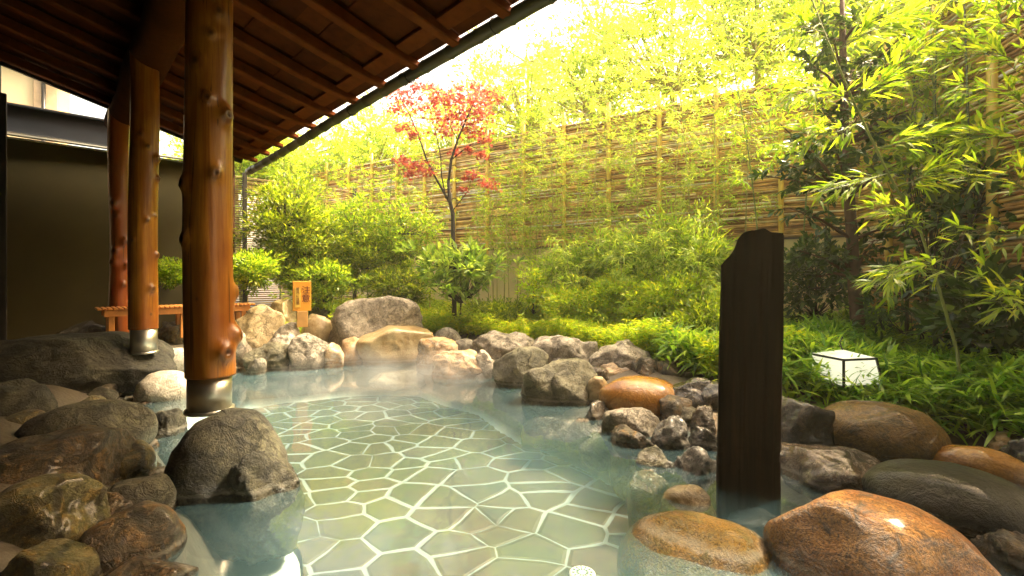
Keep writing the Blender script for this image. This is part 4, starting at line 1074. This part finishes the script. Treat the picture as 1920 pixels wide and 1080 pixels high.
# -- rhododendron with large leaves
c = at_x(862, 505, 8.3)
bush(c, (.72, .45, .50), 170, 9, .17, .32, G_RHODO, "rhododendron with large pale rosette leaves at the foot of the maple", seed=31, kind='oval', trunk=[(c[0], c[1], .5), (c[0] + .02, c[1], .85), (c[0], c[1], c[2])], trunk_r=.022, spread=.05, shell=.25, up=.5)
bush(at_x(1000, 545, 7.9), (.22, .2, .38), 60, 20, .08, .35, G_YELLOW, "bright yellow leafed plant before the cream base wall", seed=32, trunk_r=.015, spread=.1)
# -- middle and right shrubs
mid = [(1080, 500, 8.3, (.55, .4, .38), G_BAMBOO, "feathery shrub right of the cream base wall opening"), (1170, 480, 8.0, (.6, .45, .45), G_BAMBOO, "feathery light shrub under the middle fence posts"),
       (1265, 470, 7.4, (.5, .4, .42), G_BAMBOO, "feathery shrub left of the timber post top"), (1320, 500, 7.0, (.45, .4, .40), G_BAMBOO, "darker shrub right behind the timber post"),
       (1180, 555, 7.4, (.7, .5, .28), G_YELLOW, "low yellow green azalea mound in the middle of the garden"), (1090, 570, 7.6, (.6, .4, .22), G_YELLOW, "low yellow green azalea mound right of the bright yellow plant"),
       (1280, 560, 6.7, (.6, .45, .28), G_YELLOW, "low azalea mound with dark gaps left of the timber post"), (1330, 610, 6.0, (.45, .4, .24), G_MID, "small green mound at the left side of the timber post"),
       (930, 585, 8.2, (.45, .35, .14), G_MID, "low green mound in front of the young bamboo clump")]
for i, (x, y, Y, s, m, lb) in enumerate(mid):
    bamb = m is G_BAMBOO
    bush(at_x(x, y, Y), (s[0] * 1.15, s[1], s[2] * 1.15), 150 if bamb else 230, 40, .125 if bamb else .065, .15 if bamb else .38, m, lb, seed=40 + i, trunk_r=.012, spread=.24 if bamb else .15, flat=.7 if bamb else .5, kind='lance' if bamb else 'quad', shell=.1 if bamb else .4, droop=.3, holes=.25)
# -- dark evergreen by the right fence
tb = at_x(1607, 655, 5.6); c = at_x(1590, 290, 5.6)
def tq(x, y, Y=5.6): return at_x(x, y, Y)
tk = [(tb[0], tb[1], gz(tb[0], tb[1]) - .05), tq(1608, 600), tq(1600, 520), tq(1598, 450), tq(1592, 370), tq(1583, 270), tq(1583, 180), tq(1580, 80), tq(1578, -40)]
def evergreen():
    root = tag(empty("evergreen_tree", tk[0]), "dark evergreen tree with glossy leaves and a reddish crooked trunk behind the lantern", "tree")
    mb = MB(); tr = [Vector(q) for q in tk]
    mb.tube(tr, [.085, .075, .062, .060, .058, .05, .042, .035, .02], 12)
    rng = random.Random(9); r = np.random.default_rng(9)
    tips = [(1435, 330), (1460, 230), (1505, 300), (1480, 390), (1540, 200), (1520, 120), (1560, 60), (1640, 120), (1690, 70), (1680, 180), (1720, 200), (1660, 260), (1740, 150), (1700, 300), (1640, 330), (1540, 420), (1500, 350), (1570, 480), (1530, 520), (1500, 470),
            (1640, 450), (1620, 40), (1500, 60), (1600, 130), (1770, 230), (1730, 90), (1560, 260), (1610, 220), (1455, 300), (1490, 260), (1690, 430), (1540, 330)]
    PP, DD = [], []
    for (x, y) in tips:
        q = Vector(tq(x, y, 5.6 + rng.uniform(-.7, .35)))
        j = max([i for i in range(2, len(tr)) if tr[i].z < q.z - .1] or [2], key=lambda i: tr[i].z)
        a = tr[j]; mid = a.lerp(q, .5) + Z * .05
        mb.tube([a, mid, q], [.022, .014, .005], 6, False)
        for s in range(9):
            u = rng.uniform(.35, 1.0); p0 = a.lerp(mid, u * 2) if u < .5 else mid.lerp(q, u * 2 - 1)
            d = Vector((rng.uniform(-1, 1), rng.uniform(-1, 1), rng.uniform(-.5, .6))).normalized() * rng.uniform(.12, .32)
            mb.tube([p0, p0 + d], [.004, .002], 3, False)
            for _ in range(11):
                v = rng.uniform(.2, 1.1); PP.append((p0 + d * v)[:]); DD.append((d.normalized() + Vector((rng.uniform(-1, 1), rng.uniform(-1, 1), rng.uniform(-.8, .4))))[:])
    mb.build("trunk", BARK_RED, root, True)
    n = len(PP); N = np.array([0, 0, 1.0]) + r.normal(0, .5, (n, 3)); Ls = r.uniform(.07, .12, n)
    link("crown", leaf_mesh("crown", PP, DD, N, Ls, Ls * .45, 'oval', .2), G_DARK, root)
evergreen()
bush(at_x(1530, 520, 6.2), (.55, .4, .5), 130, 14, .10, .42, G_DARK, "dark leafy undergrowth shrub left of the evergreen trunk", seed=61, kind='oval', trunk_r=.015, spread=.16)
bush(at_x(1700, 560, 5.0), (.5, .35, .38), 70, 12, .10, .45, G_DARK, "dark leafy shrub between the evergreen trunk and the leaning culm", seed=62, kind='oval', trunk_r=.015, spread=.16, holes=.3)
bush(at_x(1850, 600, 4.2), (.40, .35, .42), 80, 12, .13, .5, G_DARK, "dark broad leafed shrub at the right edge below the fence", seed=63, kind='oval', trunk_r=.015, spread=.16)
bush(at_x(1830, 400, 4.6), (.45, .35, .45), 60, 12, .12, .5, G_DARK, "dark broad leafed shrub against the right fence", seed=64, kind='oval', trunk=[(3.9, 4.45, .3), (4.0, 4.5, 1.2), at_x(1830, 400, 4.6)], trunk_r=.025, spread=.18, holes=.3)
bush(at_x(1760, 300, 4.9), (.5, .4, .6), 90, 12, .11, .45, G_MID, "mid green leafy sapling before the right fence above the lantern", seed=65, kind='oval', trunk=[(4.15, 4.9, .3), (4.25, 4.9, 1.4), at_x(1760, 300, 4.9)], trunk_r=.02, spread=.2, holes=.4)

# -- long leafed bamboos in the right foreground: a leaning culm and arching sprays
def long_bamboo(pts, sprays, label, seed, Lr=(.08, .155), per=50, r0=.012, cm=CULM, mat=G_BAMBOO, dist=.04):
    r = np.random.default_rng(seed); rng = random.Random(seed)
    tr = [Vector(p) for p in pts]; root = tag(empty("foreground_bamboo", tr[0]), label, "bamboo")
    mb = MB(); P2 = []; R2 = []
    for i in range(len(tr) - 1):
        for q in range(6):
            p = tr[i].lerp(tr[i + 1], q / 6); f = (i + q / 6) / (len(tr) - 1); rr = r0 * (1 - .65 * f)
            P2 += [p, p + (tr[i + 1] - tr[i]) * .006]; R2 += [rr * 1.22, rr]
    P2.append(tr[-1]); R2.append(r0 * .3); mb.tube(P2, R2, 8)
    PP, DD = [], []
    for sp in sprays:
        s = [Vector(q) for q in sp]; mb.tube(s, [.0045 * (1 - .6 * i / (len(s) - 1)) for i in range(len(s))], 5, False)
        tot = len(s) - 1
        for k_ in range(per):
            f = rng.uniform(.12, 1.0) * tot; i = min(int(f), tot - 1); p = s[i].lerp(s[i + 1], f - i); d = (s[i + 1] - s[i]).normalized()
            side = Vector((rng.uniform(-1, 1), rng.uniform(-1, 1), rng.uniform(-.6, .9))); side = (side - d * side.dot(d)).normalized()
            tw_ = p + (d * .5 + side * .6) * rng.uniform(.02, .16)
            mb.tube([p, tw_], [.0016, .001], 3, False)
            for _ in range(rng.randint(2, 4)):
                PP.append(tw_[:]); DD.append((d * rng.uniform(.6, 1.3) + side * rng.uniform(.2, .9) + Vector((rng.uniform(-.5, .5), rng.uniform(-.5, .5), rng.uniform(-.5, .2))))[:])
    mb.build("culm", cm, root, True)
    n = len(PP); N = np.array([0, 0, 1.0]) + r.normal(0, .35, (n, 3)); Ls = r.uniform(*Lr, n)
    link("foliage", leaf_mesh("foliage", PP, DD, N, Ls, Ls * .13, 'lance', .18), mat, root)
def Q(x, y, Y): return at_x(x, y, Y)
b0 = Q(1803, 708, 3.9)
long_bamboo([(b0[0], b0[1], .3), Q(1795, 660, 3.9), Q(1760, 540, 3.9), Q(1725, 430, 3.85), Q(1665, 325, 3.8), Q(1600, 190, 3.7), Q(1545, 60, 3.6), Q(1500, -60, 3.5)],
  [[Q(1745, 490, 3.88), Q(1690, 500, 3.5), Q(1640, 540, 3.3)], [Q(1665, 325, 3.8), Q(1600, 345, 3.6), Q(1535, 360, 3.5)], [Q(1640, 280, 3.8), Q(1720, 260, 3.6), Q(1800, 250, 3.4)],
   [Q(1600, 190, 3.7), Q(1660, 150, 3.5), Q(1730, 90, 3.3)], [Q(1600, 190, 3.7), Q(1540, 170, 3.5), Q(1470, 180, 3.4)], [Q(1560, 100, 3.65), Q(1630, 60, 3.4), Q(1700, 30, 3.2)],
   [Q(1680, 350, 3.8), Q(1740, 330, 3.7), Q(1810, 300, 3.5)], [Q(1545, 60, 3.6), Q(1500, 50, 3.5), Q(1430, 70, 3.4)], [Q(1620, 230, 3.75), Q(1560, 250, 3.6), Q(1500, 250, 3.5)], [Q(1725, 430, 3.85), Q(1690, 400, 3.7), Q(1640, 395, 3.6)]],
  "leaning bamboo culm with long bright leaves rising from the grass right of the lantern", 71)
long_bamboo([(3.35, 2.9, .35), Q(2020, 600, 3.0), Q(1990, 480, 3.0), Q(1960, 380, 2.95)],
  [[Q(1985, 470, 3.0), Q(1860, 460, 3.0), Q(1760, 490, 3.0), Q(1690, 505, 3.05), Q(1650, 530, 3.05)], [Q(1990, 545, 3.0), Q(1860, 530, 2.9), Q(1740, 510, 2.8)], [Q(1985, 440, 3.0), Q(1890, 440, 2.9), Q(1800, 440, 2.8)], [Q(1995, 560, 3.0), Q(1930, 570, 2.8), Q(1870, 560, 2.7)],
   [Q(1960, 380, 2.95), Q(1900, 340, 2.9), Q(1820, 330, 2.9)]],
  "arching bamboo spray reaching in from the right edge over the dark shrubs", 72, per=30)
long_bamboo([(4.0, 3.5, .35), Q(2010, 300, 3.45), Q(1985, 100, 3.4), Q(1960, -60, 3.3)],
  [[Q(2000, 250, 3.4), Q(1900, 180, 3.4), Q(1800, 160, 3.4)], [Q(1995, 200, 3.4), Q(1890, 120, 3.3), Q(1790, 60, 3.3)], [Q(1985, 120, 3.4), Q(1900, 60, 3.4), Q(1830, 10, 3.4)], [Q(2005, 300, 3.4), Q(1920, 270, 3.4), Q(1840, 250, 3.4)], [Q(1980, 60, 3.4), Q(1880, -10, 3.4), Q(1760, -20, 3.4)],
   [Q(1990, 150, 3.4), Q(1870, 100, 3.2), Q(1700, 110, 3.2)], [Q(1970, 20, 3.3), Q(1840, -30, 3.3), Q(1640, 10, 3.3)]],
  "tall bamboo at the right edge with long leaf sprays over the fence", 73, per=46)
# -- extra thin dark stems before the side fence
for i, (x, Y, l) in enumerate([(1822, 4.6, -.1), (1700, 5.2, .15), (1745, 5.0, .1)]):
    sd_ += 1
    bamboo(((x - 960) / F * Y, Y), 4.4, (l, 0), ORD[sorted([1822, 1700, 1745]).index(x)] + " from the left of the thin dark stemmed bamboos before the right fence", "thin dark bamboos before the right fence", sd_, nb=28, per=12, L=.12, mat=G_MID, cmat=CULM_D, bl=.5, r0=.02, start=.45)

# ---------------------------------------------------------------- ground cover
def cover(name, label, region, n, h, L, Wf, per, mat, seed, smin, kind='lance', arch=.5, hv=.35, stem=True):
    r = np.random.default_rng(seed); x0, x1, y0, y1 = region
    X = r.uniform(x0, x1, n * 4); Y = r.uniform(y0, y1, n * 4); s = sdist(X, Y)
    e = (X - P0.x) * B.x + (Y - P0.y) * B.y
    fr = (X - FC.x) * (-FD.y) + (Y - FC.y) * FD.x      # side of the rear fence
    ok = (s > smin(X, Y)) & (e > 1.9) & (fr > .15)
    # right fence
    sf = (FC.x - .1) + (Y - FC.y) * (FS.x / FS.y); ok &= X < sf
    X, Y = X[ok][:n], Y[ok][:n]; m = len(X); G = ground_z(X, Y)
    hs_ = h * (1 + hv * np.sin(X * 2.7 + 1) * np.sin(Y * 3.1)) * r.uniform(.45, 1.15, m)
    top = np.stack([X, Y, G + hs_], -1)
    idx = np.repeat(np.arange(m), per); k_ = len(idx)
    a = r.uniform(0, 2 * PI, k_); el = r.normal(.3, .45, k_)
    D = np.stack([np.cos(a) * np.cos(el), np.sin(a) * np.cos(el), np.sin(el)], -1)
    P = top[idx] - np.array([0, 0, 1.0]) * (r.random(k_) ** 2 * hs_[idx] * .7)[:, None] + r.normal(0, L * .12, (k_, 3))
    N = np.array([0, 0, 1.0]) + r.normal(0, .25, (k_, 3)); Ls = L * r.uniform(.55, 1.2, k_)
    o = link(name, leaf_mesh(name, P, D, N, Ls, Ls * Wf, kind, arch), mat)
    tag(o, label, "ground cover", kind='stuff')
cover("ground_cover", "bright yellow green low bamboo ground cover between the far rim and the shrubs", (-3.0, 3.2, 4.6, 9.6), 14000, .36, .09, .22, 10, G_YELLOW, 81, lambda X, Y: np.where(X > .2, 1.15, .85) - np.where(X > 1.9, .5, 0), 'quad', .4)
cover("grass", "mid green low leaves under the yellow green ground cover", (-5.0, 5.0, 4.2, 12), 9000, .20, .10, .2, 8, G_BAMBOO, 82, lambda X, Y: np.where(X > .2, 1.3, .95) - np.where(X > 1.9, .6, 0), 'quad', .4)
cover("bamboo_grass", "dense bamboo grass with pointed leaves round the lantern on the right", (1.7, 5.0, 2.7, 6.6), 5200, .30, .21, .14, 9, G_SASA, 83, lambda X, Y: np.where(X > 2.6, .22, np.where(X > 2.1, .5, 1.0)), 'lance', .28)

# ---------------------------------------------------------------- yellow haze volume added for the overexposed glow over the garden
mb = MB(); mb.box((0, 11, 5.4), (44, 40, 12.8)); 
kh = NT("glow_haze"); hv = kh.t.nodes.new("ShaderNodeVolumePrincipled"); hv.inputs["Color"].default_value = (1, .95, .66, 1); hv.inputs["Density"].default_value = .0034; hv.inputs["Anisotropy"].default_value = .35
kh.t.links.new(hv.outputs[0], kh.out.inputs["Volume"])
tag(mb.build("haze", kh.m), "thin yellow haze added for the glow over the garden", kind='stuff')

# soft steam drifting over the far water
mb = MB(); mb.box((-1.35, 5.75, .29), (3.6, 2.1, .56))
ks = NT("steam_vapour"); tcs = ks.n("NewGeometry"); dv = ks.n("VectorMath", {0: (tcs, 0), 1: (1.35, -5.75, -.02)}, operation='ADD')
dm = ks.n("VectorMath", {0: dv, 1: (1 / 1.7, 1 / .95, 1 / .5)}, operation='MULTIPLY'); ln_ = ks.n("VectorMath", {0: dm}, operation='LENGTH')
nzs = ks.n("TexNoise", {"Vector": (tcs, 0), "Scale": 1.6, "Detail": 3.0})
fo = ks.n("MapRange", {0: (ln_, 1), 1: 0.0, 2: 1.0, 3: 1.0, 4: 0.0}); n4 = ks.n("MapRange", {0: nzs, 1: .38, 2: .7, 3: 0.0, 4: 1.0})
den = ks.math('MULTIPLY', ks.math('MULTIPLY', fo, n4), 1.1)
vs_ = ks.t.nodes.new("ShaderNodeVolumePrincipled"); vs_.inputs["Color"].default_value = (1, 1, 1, 1); ks.t.links.new(den.outputs[0], vs_.inputs["Density"])
ks.t.links.new(vs_.outputs[0], ks.out.inputs["Volume"])
tag(mb.build("steam", ks.m), "thin white steam lying on the far water", kind='stuff')
SC.cycles.volume_step_rate = 2.0; SC.cycles.volume_max_steps = 64
